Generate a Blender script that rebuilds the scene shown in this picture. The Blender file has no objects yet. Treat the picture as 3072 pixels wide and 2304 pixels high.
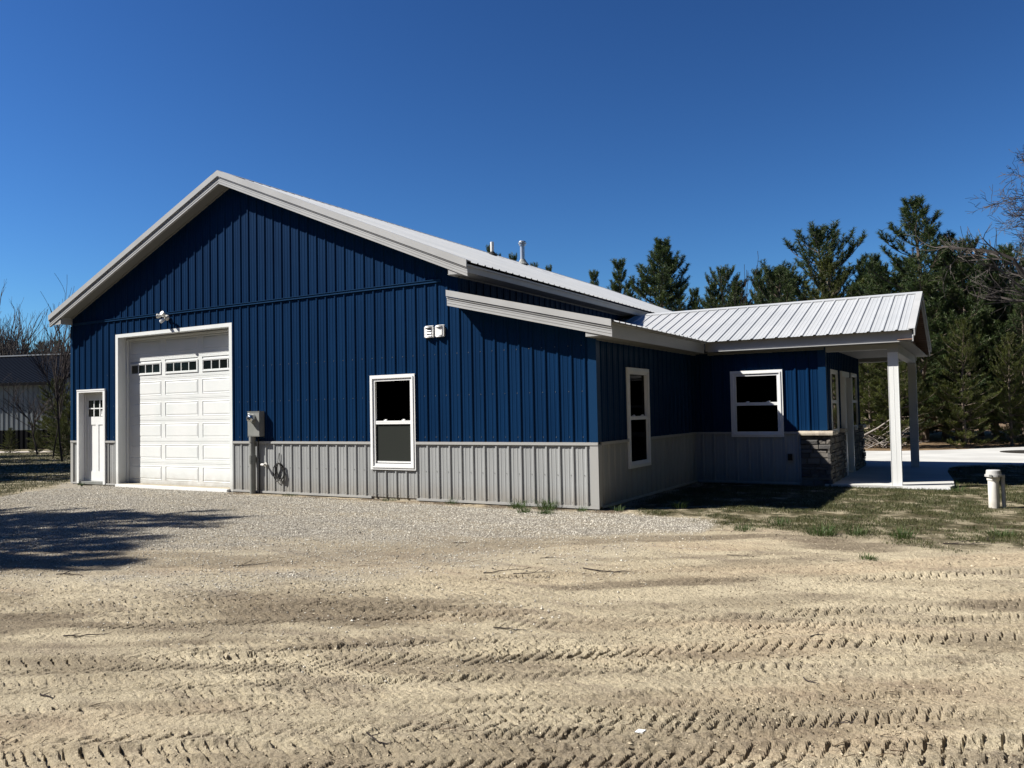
import bpy, math, random
import numpy as np
from mathutils import Matrix, Vector
R = math.radians
scene = bpy.context.scene
COL = scene.collection

# ------------------------------------------------------------ camera
CAMP = np.array([4.984, -11.044, 1.4695])
_yaw, _pit, _rol = -0.5286, 0.0336, -0.0192
_f = np.array([math.sin(_yaw)*math.cos(_pit), math.cos(_yaw)*math.cos(_pit), math.sin(_pit)])
_r0 = np.array([math.cos(_yaw), -math.sin(_yaw), 0.0]); _u0 = np.cross(_r0, _f)
_r = math.cos(_rol)*_r0 + math.sin(_rol)*_u0
_u = -math.sin(_rol)*_r0 + math.cos(_rol)*_u0
cd = bpy.data.cameras.new('camera'); cam = bpy.data.objects.new('camera', cd); COL.objects.link(cam)
cd.sensor_width = 36; cd.lens = 2398.3/3072*36; cd.clip_start = .05; cd.clip_end = 3000
cam.matrix_world = Matrix(((_r[0], _u[0], -_f[0], CAMP[0]), (_r[1], _u[1], -_f[1], CAMP[1]), (_r[2], _u[2], -_f[2], CAMP[2]), (0, 0, 0, 1)))
scene.camera = cam

def ray(px, py): return _f + _r*(px-1536)/2398.3 - _u*(py-1152)/2398.3
def far(px, py, d): return CAMP + ray(px, py)*d

# ------------------------------------------------------------ light
SUNT = Vector((2.41, 1.51, -2.68)).normalized()      # direction the sunlight travels
ELEV = math.asin(-SUNT.z); AZ = math.atan2(-SUNT.x, -SUNT.y)
w = bpy.data.worlds.new('World'); scene.world = w; w.use_nodes = True
nt = w.node_tree; bg = nt.nodes['Background']
sky = nt.nodes.new('ShaderNodeTexSky'); sky.sky_type = 'NISHITA'; sky.sun_disc = False
sky.sun_elevation = ELEV; sky.sun_rotation = AZ; sky.altitude = 600; sky.air_density = 1.15; sky.dust_density = .05; sky.ozone_density = 4.5
gam = nt.nodes.new('ShaderNodeGamma'); gam.inputs[1].default_value = 1.47
gr = nt.nodes.new('ShaderNodeVectorMath'); gr.operation = 'MULTIPLY'; gr.inputs[1].default_value = (.262, .384, .472)   # deep, clear spring sky
nt.links.new(sky.outputs[0], gam.inputs[0]); nt.links.new(gam.outputs[0], gr.inputs[0]); nt.links.new(gr.outputs[0], bg.inputs[0]); bg.inputs[1].default_value = .05
sl = bpy.data.lights.new('sun', 'SUN'); sl.energy = 5.0; sl.angle = R(.5); sl.color = (1, .95, .87)
sun = bpy.data.objects.new('sun', sl); COL.objects.link(sun)
sun.rotation_euler = SUNT.to_track_quat('-Z', 'Y').to_euler()
sun.location = (-20, -14, 24)
vs = scene.view_settings; vs.view_transform = 'Standard'; vs.look = 'None'; vs.gamma = 1; vs.exposure = .95
scene.render.engine = 'CYCLES'; scene.cycles.diffuse_bounces = 1

# ------------------------------------------------------------ helpers
class MB:
    def __init__(s): s.v = []; s.n = 0; s.L = []; s.S = []; s.c = []; s.sm = False
    def add(s, verts, faces, col=None):
        verts = np.asarray(verts, float).reshape(-1, 3)
        faces = np.asarray(faces, int)
        s.L.append((faces + s.n).ravel()); s.S.append(np.full(len(faces), faces.shape[1]))
        s.v.append(verts); s.n += len(verts)
        s.c.append(np.full(len(verts), .5) if col is None else np.broadcast_to(col, (len(verts),)).astype(float))
    def hexa(s, P, col=None):
        s.add(P, [[0, 3, 2, 1], [4, 5, 6, 7], [0, 1, 5, 4], [1, 2, 6, 5], [2, 3, 7, 6], [3, 0, 4, 7]], col)
    def box(s, x0, x1, y0, y1, z0, z1, col=None):
        s.hexa([(x0, y0, z0), (x1, y0, z0), (x1, y1, z0), (x0, y1, z0), (x0, y0, z1), (x1, y0, z1), (x1, y1, z1), (x0, y1, z1)], col)
    def bar(s, A, B, up, side, h0, h1, s0, s1):
        A, B, up, side = [np.array(q, float) for q in (A, B, up, side)]
        P = [E + up*h + side*q for E in (A, B) for h, q in ((h0, s0), (h0, s1), (h1, s1), (h1, s0))]
        s.hexa(P)
    def quad(s, *P): s.add(P, [[0, 1, 2, 3]])
    def prism(s, poly, z0, z1):
        n = len(poly); V = [(x, y, z0) for x, y in poly] + [(x, y, z1) for x, y in poly]
        s.add(V, [[i, (i+1) % n, n+(i+1) % n, n+i] for i in range(n)])
        s.add(V, [list(range(n, 2*n))]); s.add(V, [list(range(n))[::-1]])
    def tubes(s, P0, P1, r0, r1, k=5, col=None):
        P0 = np.atleast_2d(np.asarray(P0, float)); P1 = np.atleast_2d(np.asarray(P1, float)); n = len(P0)
        r0 = np.broadcast_to(r0, (n,)); r1 = np.broadcast_to(r1, (n,))
        d = P1-P0; d /= np.linalg.norm(d, axis=1)[:, None]+1e-9
        a = np.where(np.abs(d[:, 2:3]) > .9, np.array([[1., 0, 0]]), np.array([[0, 0, 1.]]))
        e = np.cross(d, a); e /= np.linalg.norm(e, axis=1)[:, None]; g = np.cross(d, e)
        t = np.arange(k)/k*2*np.pi
        ring = e[:, None, :]*np.cos(t)[None, :, None] + g[:, None, :]*np.sin(t)[None, :, None]
        V = np.concatenate([P0[:, None]+ring*r0[:, None, None], P1[:, None]+ring*r1[:, None, None]], 1).reshape(-1, 3)
        i = np.arange(k); j = (i+1) % k
        F = np.stack([i, j, j+k, i+k], 1)[None]+(np.arange(n)*2*k)[:, None, None]
        s.add(V, F.reshape(-1, 4), col)
    def path(s, pts, r, k=6):
        pts = np.asarray(pts, float); rr = np.broadcast_to(r, (len(pts),)).astype(float); n = len(pts)
        T = np.gradient(pts, axis=0); T /= np.linalg.norm(T, axis=1)[:, None]+1e-9
        a = np.array([0, 0, 1.]) if abs(T[0][2]) < .9 else np.array([1., 0, 0]); V = []
        e = np.cross(T[0], a); e /= np.linalg.norm(e)
        for i in range(n):
            e = e-T[i]*(e@T[i]); e /= np.linalg.norm(e)+1e-9; g = np.cross(T[i], e)
            for q in range(k):
                t = q/k*2*np.pi; V.append(pts[i]+rr[i]*(e*math.cos(t)+g*math.sin(t)))
        F = [[i*k+q, i*k+(q+1) % k, (i+1)*k+(q+1) % k, (i+1)*k+q] for i in range(n-1) for q in range(k)]
        s.add(V, F); s.add(V[:k], [list(range(k))[::-1]]); s.add(V[-k:], [list(range(k))])
    def cyl(s, A, B, r0, r1=None, k=20):
        s.path([A, B], [r0, r0 if r1 is None else r1], k)
    def build(s, name, mat, parent=None, smooth=False, col=False):
        V = np.concatenate(s.v).astype(np.float32)
        base = np.array(wloc(parent)) if parent else np.zeros(3)
        V = (V-base).astype(np.float32)
        L = np.concatenate(s.L).astype(np.int32); S = np.concatenate(s.S).astype(np.int32)
        me = bpy.data.meshes.new(name); me.vertices.add(len(V)); me.vertices.foreach_set('co', V.ravel())
        me.loops.add(len(L)); me.loops.foreach_set('vertex_index', L)
        me.polygons.add(len(S)); st = np.concatenate([[0], np.cumsum(S)[:-1]]).astype(np.int32)
        me.polygons.foreach_set('loop_start', st); me.polygons.foreach_set('loop_total', S)
        me.update(calc_edges=True)
        me.polygons.foreach_set('use_smooth', np.full(len(S), bool(smooth)))
        if col:
            at = me.attributes.new('tint', 'FLOAT', 'POINT'); at.data.foreach_set('value', np.concatenate(s.c).astype(np.float32))
        me.materials.append(mat); me.validate()
        o = bpy.data.objects.new(name, me); COL.objects.link(o)
        if parent: o.parent = parent
        return o
def split(mb, name, mat, parent, key, **k):
    """build one object per piece: faces are sorted into pieces by key(x, y, z) of their centre"""
    V = np.concatenate(mb.v); C = np.concatenate(mb.c); L = np.concatenate(mb.L); S = np.concatenate(mb.S); st = np.concatenate([[0], np.cumsum(S)[:-1]]); g = {}
    for a, n in zip(st, S):
        ix = L[a:a+n]; c = V[ix].mean(0); kk = key(*c)
        g.setdefault(kk, MB()).add(V[ix], [list(range(n))], C[ix])
    return [q.build(name, mat, parent, **k) for _, q in sorted(g.items())]
def wloc(o):
    v = Vector((0, 0, 0))
    while o: v += o.location; o = o.parent
    return v
def thing(name, label, cat, loc=(0, 0, 0), group=None, kind=None):
    o = bpy.data.objects.new(name, None); COL.objects.link(o); o.location = loc
    tag(o, label, cat, group, kind); return o
def tag(o, label=None, cat=None, group=None, kind=None):
    if label: o['label'] = label
    if cat: o['category'] = cat
    if group: o['group'] = group
    if kind: o['kind'] = kind
    return o
def copy_tree(root, loc, rotz, scale, label=None, group=None):
    r = root.copy(); COL.objects.link(r); r.location = loc; r.rotation_euler = (0, 0, rotz); r.scale = scale
    if label: r['label'] = label
    if group: r['group'] = group
    for ch in list(root.children):
        c = ch.copy(); COL.objects.link(c); c.parent = r
    return r

# ------------------------------------------------------------ materials
def mat(name, col, rough=.5, metal=0, spec=.22, noise=None, bump=None, tint=None):
    m = bpy.data.materials.new(name); m.use_nodes = True; t = m.node_tree; b = t.nodes['Principled BSDF']
    b.inputs['Base Color'].default_value = (*col, 1); b.inputs['Roughness'].default_value = rough
    b.inputs['Metallic'].default_value = metal; b.inputs['Specular IOR Level'].default_value = spec
    tc = t.nodes.new('ShaderNodeTexCoord'); src = None
    if noise:      # (scale xyz, colour2, detail)
        mp = t.nodes.new('ShaderNodeMapping'); mp.inputs['Scale'].default_value = noise[0]
        n = t.nodes.new('ShaderNodeTexNoise'); n.inputs['Scale'].default_value = 1; n.inputs['Detail'].default_value = noise[2]
        rp = t.nodes.new('ShaderNodeValToRGB'); rp.color_ramp.elements[0].position = .35; rp.color_ramp.elements[1].position = .65
        rp.color_ramp.elements[0].color = (*col, 1); rp.color_ramp.elements[1].color = (*noise[1], 1)
        t.links.new(tc.outputs['Object'], mp.inputs[0]); t.links.new(mp.outputs[0], n.inputs['Vector'])
        t.links.new(n.outputs[0], rp.inputs[0]); t.links.new(rp.outputs[0], b.inputs['Base Color']); src = rp.outputs[0]
    if tint:       # per-element colour variation: (low, high)
        a = t.nodes.new('ShaderNodeAttribute'); a.attribute_name = 'tint'
        rp = t.nodes.new('ShaderNodeValToRGB'); rp.color_ramp.elements[0].color = (*tint[0], 1); rp.color_ramp.elements[1].color = (*tint[1], 1)
        t.links.new(a.outputs['Fac'], rp.inputs[0])
        if src:
            mx = t.nodes.new('ShaderNodeMix'); mx.data_type = 'RGBA'; mx.blend_type = 'MIX'; mx.inputs[0].default_value = .45
            t.links.new(rp.outputs[0], mx.inputs[6]); t.links.new(src, mx.inputs[7]); t.links.new(mx.outputs[2], b.inputs['Base Color'])
        else: t.links.new(rp.outputs[0], b.inputs['Base Color'])
    if bump:       # (scale, strength, distance)
        n = t.nodes.new('ShaderNodeTexNoise'); n.inputs['Scale'].default_value = bump[0]; n.inputs['Detail'].default_value = 4
        bp = t.nodes.new('ShaderNodeBump'); bp.inputs['Strength'].default_value = bump[1]; bp.inputs['Distance'].default_value = bump[2]
        t.links.new(tc.outputs['Object'], n.inputs['Vector']); t.links.new(n.outputs[0], bp.inputs['Height']); t.links.new(bp.outputs[0], b.inputs['Normal'])
    return m
BLUE = mat('blue_steel', (.0026, .0185, .058), .42, spec=.05, noise=((1.3, 1.3, .5), (.0034, .023, .070), 3), bump=(1.6, .18, .02))
BLUET = mat('blue_trim_steel', (.005, .031, .085), .4, spec=.12)
GREY = mat('grey_steel', (.285, .295, .297), .45, spec=.04, noise=((1.5, 1.5, .6), (.325, .335, .337), 4), bump=(1.6, .2, .02))
GREYT = mat('grey_trim_steel', (.36, .36, .35), .4, spec=.1)
ROOF = mat('galvalume_roof_steel', (.36, .375, .388), .45, metal=0, noise=((.8, .8, .8), (.41, .422, .43), 5), bump=(2.2, .25, .02))
TRIM = mat('light_trim_steel', (.37, .375, .375), .45, spec=.12, noise=((2, 2, 2), (.41, .415, .415), 3))
SOFF = mat('grey_soffit', (.20, .205, .205), .6, spec=.1)
WHITE = mat('white_vinyl', (.74, .755, .76), .35, noise=((3, 3, 3), (.79, .795, .79), 2))
DOORW = mat('white_door_paint', (.68, .71, .705), .4, noise=((2, 2, 1), (.74, .755, .75), 3))
DARKM = mat('dark_rubber', (.012, .012, .012), .6)
MGREY = mat('meter_grey_paint', (.20, .21, .20), .45, noise=((5, 5, 5), (.24, .245, .235), 3))
CHROME = mat('polished_glass_dome', (.55, .57, .58), .12, metal=.9)
CONC = mat('concrete', (.40, .40, .385), .8, noise=((.9, .9, .9), (.50, .50, .48), 8), bump=(60, .25, .004))
FOUND = mat('foundation_concrete', (.38, .34, .27), .9, noise=((6, 6, 6), (.28, .25, .19), 5))
STONE = mat('ledge_stone', (.11, .11, .11), .85, tint=((.03, .03, .032), (.20, .175, .145)), noise=((12, 12, 12), (.16, .155, .15), 6), bump=(30, .8, .01))
CAP = mat('cut_stone_cap', (.52, .47, .38), .8, noise=((9, 9, 9), (.38, .33, .27), 5), bump=(40, .6, .006))
WOOD = mat('brown_siding', (.13, .085, .062), .6, noise=((2, 12, 2), (.17, .11, .08), 3))
PVC = mat('white_pvc', (.74, .73, .69), .4, noise=((8, 8, 4), (.66, .65, .6), 4))
PVCG = mat('grey_cap_plastic', (.42, .42, .41), .45)
BARK = mat('pine_bark', (.10, .075, .055), .9, noise=((6, 6, 2), (.17, .14, .115), 5), bump=(14, .8, .03))
PALEB = mat('pale_birch_bark', (.34, .31, .28), .85, noise=((4, 4, 10), (.22, .19, .17), 4))
GREYB = mat('bare_branch_bark', (.04, .033, .032), .9, spec=.05, noise=((5, 5, 3), (.075, .064, .06), 4))
LIGHTB = mat('grey_brown_branch_bark', (.075, .065, .06), .9, spec=.05, noise=((5, 5, 3), (.09, .08, .072), 4))
REFLW = mat('reflection_strip_white', (.75, .76, .78), .5)
INSIDE = mat('interior_drywall', (.12, .12, .12), .9)

def splash(m, z1, dirt):
    t = m.node_tree; b = t.nodes['Principled BSDF']; src = b.inputs['Base Color'].links[0].from_socket; N = t.nodes.new; Lk = t.links.new
    g = N('ShaderNodeNewGeometry'); sx = N('ShaderNodeSeparateXYZ'); Lk(g.outputs['Position'], sx.inputs[0]); n = N('ShaderNodeTexNoise'); n.inputs['Scale'].default_value = 7; n.inputs['Detail'].default_value = 8; Lk(g.outputs['Position'], n.inputs['Vector'])
    mr = N('ShaderNodeMapRange'); mr.inputs[1].default_value = 0; mr.inputs[2].default_value = z1; mr.inputs[3].default_value = .75; mr.inputs[4].default_value = 0; Lk(sx.outputs[2], mr.inputs[0])
    mu = N('ShaderNodeMath'); mu.operation = 'MULTIPLY'; Lk(mr.outputs[0], mu.inputs[0]); Lk(n.outputs[0], mu.inputs[1]); x = N('ShaderNodeMix'); x.data_type = 'RGBA'; Lk(mu.outputs[0], x.inputs[0]); Lk(src, x.inputs[6]); x.inputs[7].default_value = (*dirt, 1); Lk(x.outputs[2], b.inputs['Base Color'])
for _m in (GREY, DOORW, PVC): splash(_m, .32, (.22, .175, .12))
def leafmat(name, c0, c1, tr=.25):
    m = bpy.data.materials.new(name); m.use_nodes = True; t = m.node_tree; b = t.nodes['Principled BSDF']; out = t.nodes['Material Output']
    tc = t.nodes.new('ShaderNodeTexCoord'); n = t.nodes.new('ShaderNodeTexNoise'); n.inputs['Scale'].default_value = 1.3; n.inputs['Detail'].default_value = 3
    a = t.nodes.new('ShaderNodeAttribute'); a.attribute_name = 'tint'
    ad = t.nodes.new('ShaderNodeMath'); ad.operation = 'ADD'; sb = t.nodes.new('ShaderNodeMath'); sb.operation = 'MULTIPLY'; sb.inputs[1].default_value = .5
    t.links.new(tc.outputs['Object'], n.inputs['Vector']); t.links.new(n.outputs[0], ad.inputs[0]); t.links.new(a.outputs['Fac'], ad.inputs[1]); t.links.new(ad.outputs[0], sb.inputs[0])
    rp = t.nodes.new('ShaderNodeValToRGB'); rp.color_ramp.elements[0].position = .25; rp.color_ramp.elements[1].position = .8
    rp.color_ramp.elements[0].color = (*c0, 1); rp.color_ramp.elements[1].color = (*c1, 1)
    t.links.new(sb.outputs[0], rp.inputs[0]); t.links.new(rp.outputs[0], b.inputs['Base Color']); b.inputs['Roughness'].default_value = .55; b.inputs['Specular IOR Level'].default_value = .3
    tl = t.nodes.new('ShaderNodeBsdfTranslucent'); t.links.new(rp.outputs[0], tl.inputs[0])
    mx = t.nodes.new('ShaderNodeMixShader'); mx.inputs[0].default_value = tr
    t.links.new(b.outputs[0], mx.inputs[1]); t.links.new(tl.outputs[0], mx.inputs[2]); t.links.new(mx.outputs[0], out.inputs[0])
    return m
NEEDLE = leafmat('pine_needles', (.018, .040, .013), (.080, .108, .030))
NEEDLE_O = leafmat('olive_pine_needles', (.016, .028, .008), (.12, .135, .024))
GRASS = leafmat('grass_blades', (.030, .046, .013), (.13, .125, .055))
TUFTM = leafmat('green_grass_blades', (.03, .065, .015), (.09, .13, .04))

def glassmat(name, tint, refl):
    m = bpy.data.materials.new(name); m.use_nodes = True; t = m.node_tree; t.nodes.remove(t.nodes['Principled BSDF']); out = t.nodes['Material Output']
    tr = t.nodes.new('ShaderNodeBsdfTransparent'); tr.inputs[0].default_value = (*tint, 1)
    gl = t.nodes.new('ShaderNodeBsdfGlossy'); gl.inputs['Roughness'].default_value = .01
    fr = t.nodes.new('ShaderNodeFresnel'); fr.inputs[0].default_value = refl
    mx = t.nodes.new('ShaderNodeMixShader'); t.links.new(fr.outputs[0], mx.inputs[0]); t.links.new(tr.outputs[0], mx.inputs[1]); t.links.new(gl.outputs[0], mx.inputs[2]); t.links.new(mx.outputs[0], out.inputs[0])
    return m
GLASS = glassmat('window_glass', (.015, .016, .015), 1.035)
GLASSB = glassmat('clear_window_glass', (.10, .105, .105), 1.035)
SCREEN = mat('insect_screen', (.030, .033, .030), .9, spec=.02)

# ------------------------------------------------------------ ribbed steel sheet
def sheet(mb, O, U, V, N, width, v0, v1, phase, holes=(), kinks=(), pitch=.2286, h=.019, minor=.0035):
    """ribs run along V and repeat along U; v0, v1 are functions of u"""
    O, U, V, N = [np.array(q, float) for q in (O, U, V, N)]
    pts = {}
    k0 = int((-phase)/pitch)-2; n = int(width/pitch)+5
    for k in range(k0, k0+n):
        c = phase+k*pitch
        prof = [(-.030, 0), (-.013, h), (.013, h), (.030, 0)]
        for mm in ((1/3., 2/3.) if minor else ()):
            q = mm*pitch; prof += [(q-.012, 0), (q-.006, minor), (q+.006, minor), (q+.012, 0)]
        for du, hh in prof: pts[round(c+du, 5)] = hh
    us = sorted(pts); hs = [pts[q] for q in us]
    extra = [0, width]+[q for hl in holes for q in hl[:2]]+list(kinks)
    for e in extra: pts.setdefault(round(e, 5), float(np.interp(e, us, hs)))
    us = [q for q in sorted(pts) if -1e-6 <= q <= width+1e-6]
    for a, b in zip(us[:-1], us[1:]):
        if b-a < 1e-5: continue
        m = (a+b)/2; ha, hb = pts[a], pts[b]
        segs = [(v0(a), v1(a), v0(b), v1(b))]
        hl = sorted([x for x in holes if x[0]-1e-6 <= m <= x[1]+1e-6], key=lambda x: x[2])
        cuts = []; la, lb = v0(a), v0(b)
        for x in hl: cuts.append((la, x[2], lb, x[2])); la = lb = x[3]
        cuts.append((la, v1(a), lb, v1(b)))
        for a0, a1, b0, b1 in cuts:
            if a1-a0 < 1e-4 and b1-b0 < 1e-4: continue
            mb.quad(O+U*a+V*a0+N*ha, O+U*b+V*b0+N*hb, O+U*b+V*b1+N*hb, O+U*a+V*a1+N*ha)

W = 13.4915; XM = -2.462; XP = (-W+XM)/2; Y1 = 4.8246; X1 = 2.5; Y2 = 9.70; H = .9664; L = 18.29
RZ = 6.352; SL = .4167
def zmain(x): return RZ-SL*abs(x-XP)
def zlean(x): return 3.445-.24*(x+2.486)
WE = 4.50; WR = 7.26; WZE = 2.752; WS = (3.728-2.752)/(WR-WE)
def zwing(y): return WZE+WS*(min(y, 2*WR-y)-WE)

# ============================================================ THE METAL BUILDING
bld = thing('metal_building', 'long blue and grey ribbed steel building with white overhead door, lean-to and covered porch', 'building', (-6, 6, 0))
xz = ((1, 0, 0), (0, 0, 1), (0, -1, 0))
# gable wall holes in u = -x
GD = (8.0, 11.735, -.1, 3.31); ED = (12.21, 13.20, -.1, 2.11); FW = (3.40, 4.37, .50, 2.13)
def gtop(u): x = -u; return (zlean(x) if u < -XM else zmain(x))-.14
gw = MB(); sheet(gw, (0, 0, 0), (-1, 0, 0), (0, 0, 1), (0, -1, 0), W, lambda u: H+.004, gtop, .178, [(GD[0], GD[1], H+.004, GD[3]), (ED[0], ED[1], H+.004, ED[3]), (FW[0], FW[1], H+.004, FW[3])], kinks=(-XM, -XM+.0001, -XP))
gable = gw.build('gable_wall', BLUE, bld)
g2 = MB(); sheet(g2, (0, 0, 0), (-1, 0, 0), (0, 0, 1), (0, -1, 0), W, lambda u: 0, lambda u: H-.02, .178, [(GD[0], GD[1], 0, H-.02), (ED[0], ED[1], 0, H-.02), (FW[0], FW[1], FW[2], H-.02)])
split(g2, 'wainscot', GREY, gable, lambda x, y, z: (x > -10)+(x > -12.7))
tr = MB()
for a, b in ((-W-.022, -13.245), (-12.17, -11.80), (-7.962, -4.385), (-3.385, .022)):
    tr.box(a, b, -.032, -.001, H-.040, H+.004); tr.box(a, b, -.024, -.001, -.03, .008)
split(tr, 'wainscot_trim', GREYT, gable, lambda x, y, z: (x > -12.7)+(x > -10)+(x > -3.9)+10*(z > .5))
ct = MB()
for x0, x1 in ((-.115, .0215), (-W-.0215, -W+.075)):
    ct.box(x0, x1, -.0235, -.0195, H+.006, gtop(-x0)if x1 > -1 else 3.66)
ct.box(.0175, .0215, -.0195, .11, H+.006, 2.53)
ct.box(-W-.0215, -W-.0175, -.0195, .11, H+.006, 3.60)
split(ct, 'corner_trim', BLUET, gable, lambda x, y, z: x > -5)
ct = MB()
for x0, x1 in ((-.115, .0215), (-W-.0215, -W+.075)): ct.box(x0, x1, -.0235, -.0195, .009, H-.041)
ct.box(.0175, .0215, -.0195, .11, 0, H-.041); ct.box(-W-.0215, -W-.0175, -.0195, .11, 0, H-.041)
split(ct, 'corner_trim', GREYT, gable, lambda x, y, z: x > -5)
bt = MB(); bt.box(-W+.1, -2.80, -.034, -.0195, 3.672, 3.722); bt.box(-W+.1, -2.80, -.046, -.034, 3.712, 3.722); bt.build('band_trim', BLUET, gable)
# fasteners: rows of screws on the wainscot and siding
sc = MB(); rng = random.Random(3)
for row, off in ((.05, (.035, -.035)), (.47, (.045,)), ):
    for k in range(58):
        u = .178+k*.2286
        if GD[0]-.05 < u < GD[1]+.05 or ED[0]-.05 < u < ED[1]+.05 or (FW[0] < u < FW[1] and row > .4): continue
        for o_ in off: sc.cyl((-u-o_, -.0005, row), (-u-o_, -.009, row), .0075, .006, 6)
for row in (1.05, 1.75, 2.45):
    for k in range(58):
        u = .178+k*.2286
        if GD[0]-.05 < u < GD[1]+.05 or ED[0]-.05 < u < ED[1]+.05 or (FW[0]-.05 < u < FW[1]+.05 and row < 2.3): continue
        sc.cyl((-u-.05, -.0005, row), (-u-.05, -.007, row), .006, .005, 5)
tag(sc.build('screws', MGREY, gable), kind='stuff')
fo = MB(); fo.box(-W+.01, -11.70, .012, .2, -.5, -.004); fo.box(-8.04, -.01, .012, .2, -.5, -.004); fo.box(-.2, -.012, .2, Y1+.2, -.5, -.004); fo.box(-W+.01, -W+.2, .2, L, -.5, -.004)
fo.box(-.012, X1-.01, Y1+.012, Y1+.2, -.5, -.004); fo.box(-11.70, -8.04, -.03, .5, -.5, .012)
fo.build('foundation', FOUND, bld)

# lean-to side wall (x = 0) with its window opening
SW = (1.20, 2.155, .50, 2.13)
sw = MB(); sheet(sw, (0, 0, 0), (0, 1, 0), (0, 0, 1), (1, 0, 0), Y1, lambda u: H+.004, lambda u: 2.62, .20, [(SW[0], SW[1], H+.004, SW[3])])
side = sw.build('side_wall', BLUE, bld)
s2 = MB(); sheet(s2, (0, 0, 0), (0, 1, 0), (0, 0, 1), (1, 0, 0), Y1, lambda u: 0, lambda u: H-.02, .20, [(SW[0], SW[1], SW[2], H-.02)])
s2.build('wainscot', GREY, side)
st = MB()
for a, b in ((.112, 1.185), (2.175, Y1-.03)): st.box(.001, .032, a, b, H-.040, H+.004)
st.box(.001, .024, .112, Y1-.03, -.03, .008); split(st, 'wainscot_trim', GREYT, side, lambda x, y, z: 0 if z < .5 else 1+(y > 1.6))
# upper strip of the main side wall above the lean-to roof, and the hidden far sides
us_ = MB(); sheet(us_, (XM, 0, 0), (0, 1, 0), (0, 0, 1), (1, 0, 0), L, lambda u: 3.3, lambda u: 3.85, .1)
us_.build('upper_wall', BLUE, bld)
lw = MB(); sheet(lw, (-W, 0, 0), (0, 1, 0), (0, 0, 1), (-1, 0, 0), L, lambda u: 0, lambda u: 3.85, .1)
sheet(lw, (-W, L, 0), (1, 0, 0), (0, 0, 1), (0, 1, 0), W+XM, lambda u: 0, lambda u: zmain(-W+u)-.12, .1, kinks=(XP+W,))
lw.box(XM, 0, Y2, Y2+.02, 0, 2.5); lw.box(XM, XM+.02, Y2, L, 0, 3.8)
lw.build('rear_wall', BLUE, bld)

# porch wing walls
WW = (.75, 1.72, .885, 2.15)
wf = MB(); sheet(wf, (0, Y1, 0), (1, 0, 0), (0, 0, 1), (0, -1, 0), X1, lambda u: H+.004, lambda u: 2.62, .14, [(WW[0], WW[1], H+.004, WW[3])])
wing = wf.build('porch_wing_wall', BLUE, bld)
w2 = MB(); sheet(w2, (0, Y1, 0), (1, 0, 0), (0, 0, 1), (0, -1, 0), 2.03, lambda u: 0, lambda u: H-.02, .14, [(WW[0], WW[1], WW[2], H-.02)])
w2.build('wainscot', GREY, wing)
wt = MB()
for a, b in ((.03, .725), (1.745, 2.0)): wt.box(a, b, Y1-.032, Y1-.001, H-.040, H+.004)
wt.box(.03, 2.0, Y1-.024, Y1-.001, -.03, .008); split(wt, 'wainscot_trim', GREYT, wing, lambda x, y, z: 0 if z < .5 else 1+(x > 1.2))
wc = MB(); wc.box(X1-.115, X1+.0215, Y1-.0235, Y1-.0195, H+.03, 2.55); wc.box(X1+.0175, X1+.0215, Y1-.0195, Y1+.10, H+.03, 2.55)
wc.build('corner_trim', BLUET, wing)
G1 = (5.40, 6.23, .93, 2.13); GDo = (6.72, 7.78, 0, 2.12); G2 = (8.24, 9.13, .93, 2.13)
wg = MB(); sheet(wg, (X1, Y1, 0), (0, 1, 0), (0, 0, 1), (1, 0, 0), Y2-Y1, lambda u: 0, lambda u: 2.62, .10, [(q[0]-Y1, q[1]-Y1, q[2], q[3]) for q in (G1, GDo, G2)])
pw = wg.build('porch_wall', BLUE, bld)
wb = MB(); sheet(wb, (0, Y2, 0), (1, 0, 0), (0, 0, 1), (0, 1, 0), X1, lambda u: 0, lambda u: 2.6, .1); wb.build('rear_porch_wing_wall', BLUE, bld)

# stone skirt round the porch corner
rg = random.Random(11); sb = MB()
def stones(O, U, N, width, z0, z1):
    O, U, N = [np.array(q, float) for q in (O, U, N)]; Z = np.array([0, 0, 1.]); z = z0
    while z < z1-.02:
        hh = min(rg.choice((.05, .07, .09, .12)), z1-z)
        if z1-z-hh < .03: hh = z1-z
        u = 0
        while u < width-.001:
            ww = rg.uniform(.10, .34) if hh < .1 else rg.uniform(.10, .24)
            if width-u-ww < .07: ww = width-u
            d = rg.uniform(.045, .078); g = .004; j = lambda q: rg.uniform(-q, q)
            c = rg.random(); b = .012
            base = [O+U*(u+g)+Z*(z+g), O+U*(u+ww-g)+Z*(z+g), O+U*(u+ww-g)+Z*(z+hh-g), O+U*(u+g)+Z*(z+hh-g)]
            mid = [p+N*(d-.015) for p in base]
            top = [O+U*(u+g+b+j(.006))+Z*(z+g+b*.6+j(.005))+N*(d+j(.008)), O+U*(u+ww-g-b+j(.006))+Z*(z+g+b*.6+j(.005))+N*(d+j(.008)), O+U*(u+ww-g-b+j(.006))+Z*(z+hh-g-b*.6+j(.005))+N*(d+j(.008)), O+U*(u+g+b+j(.006))+Z*(z+hh-g-b*.6+j(.005))+N*(d+j(.008))]
            V = base+mid+top
            sb.add(V, [[0, 1, 5, 4], [1, 2, 6, 5], [2, 3, 7, 6], [3, 0, 4, 7], [4, 5, 9, 8], [5, 6, 10, 9], [6, 7, 11, 10], [7, 4, 8, 11], [8, 9, 10, 11]], c)
            u += ww
        z += hh
stones((2.035, Y1-.002, -.05), (1, 0, 0), (0, -1, 0), .545, -.0, .95)
stones((X1+.021, Y1-.07, -.05), (0, 1, 0), (1, 0, 0), 1.90, 0, .95)
stones((X1+.021, 7.86, -.05), (0, 1, 0), (1, 0, 0), 1.90, 0, .95)
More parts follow.
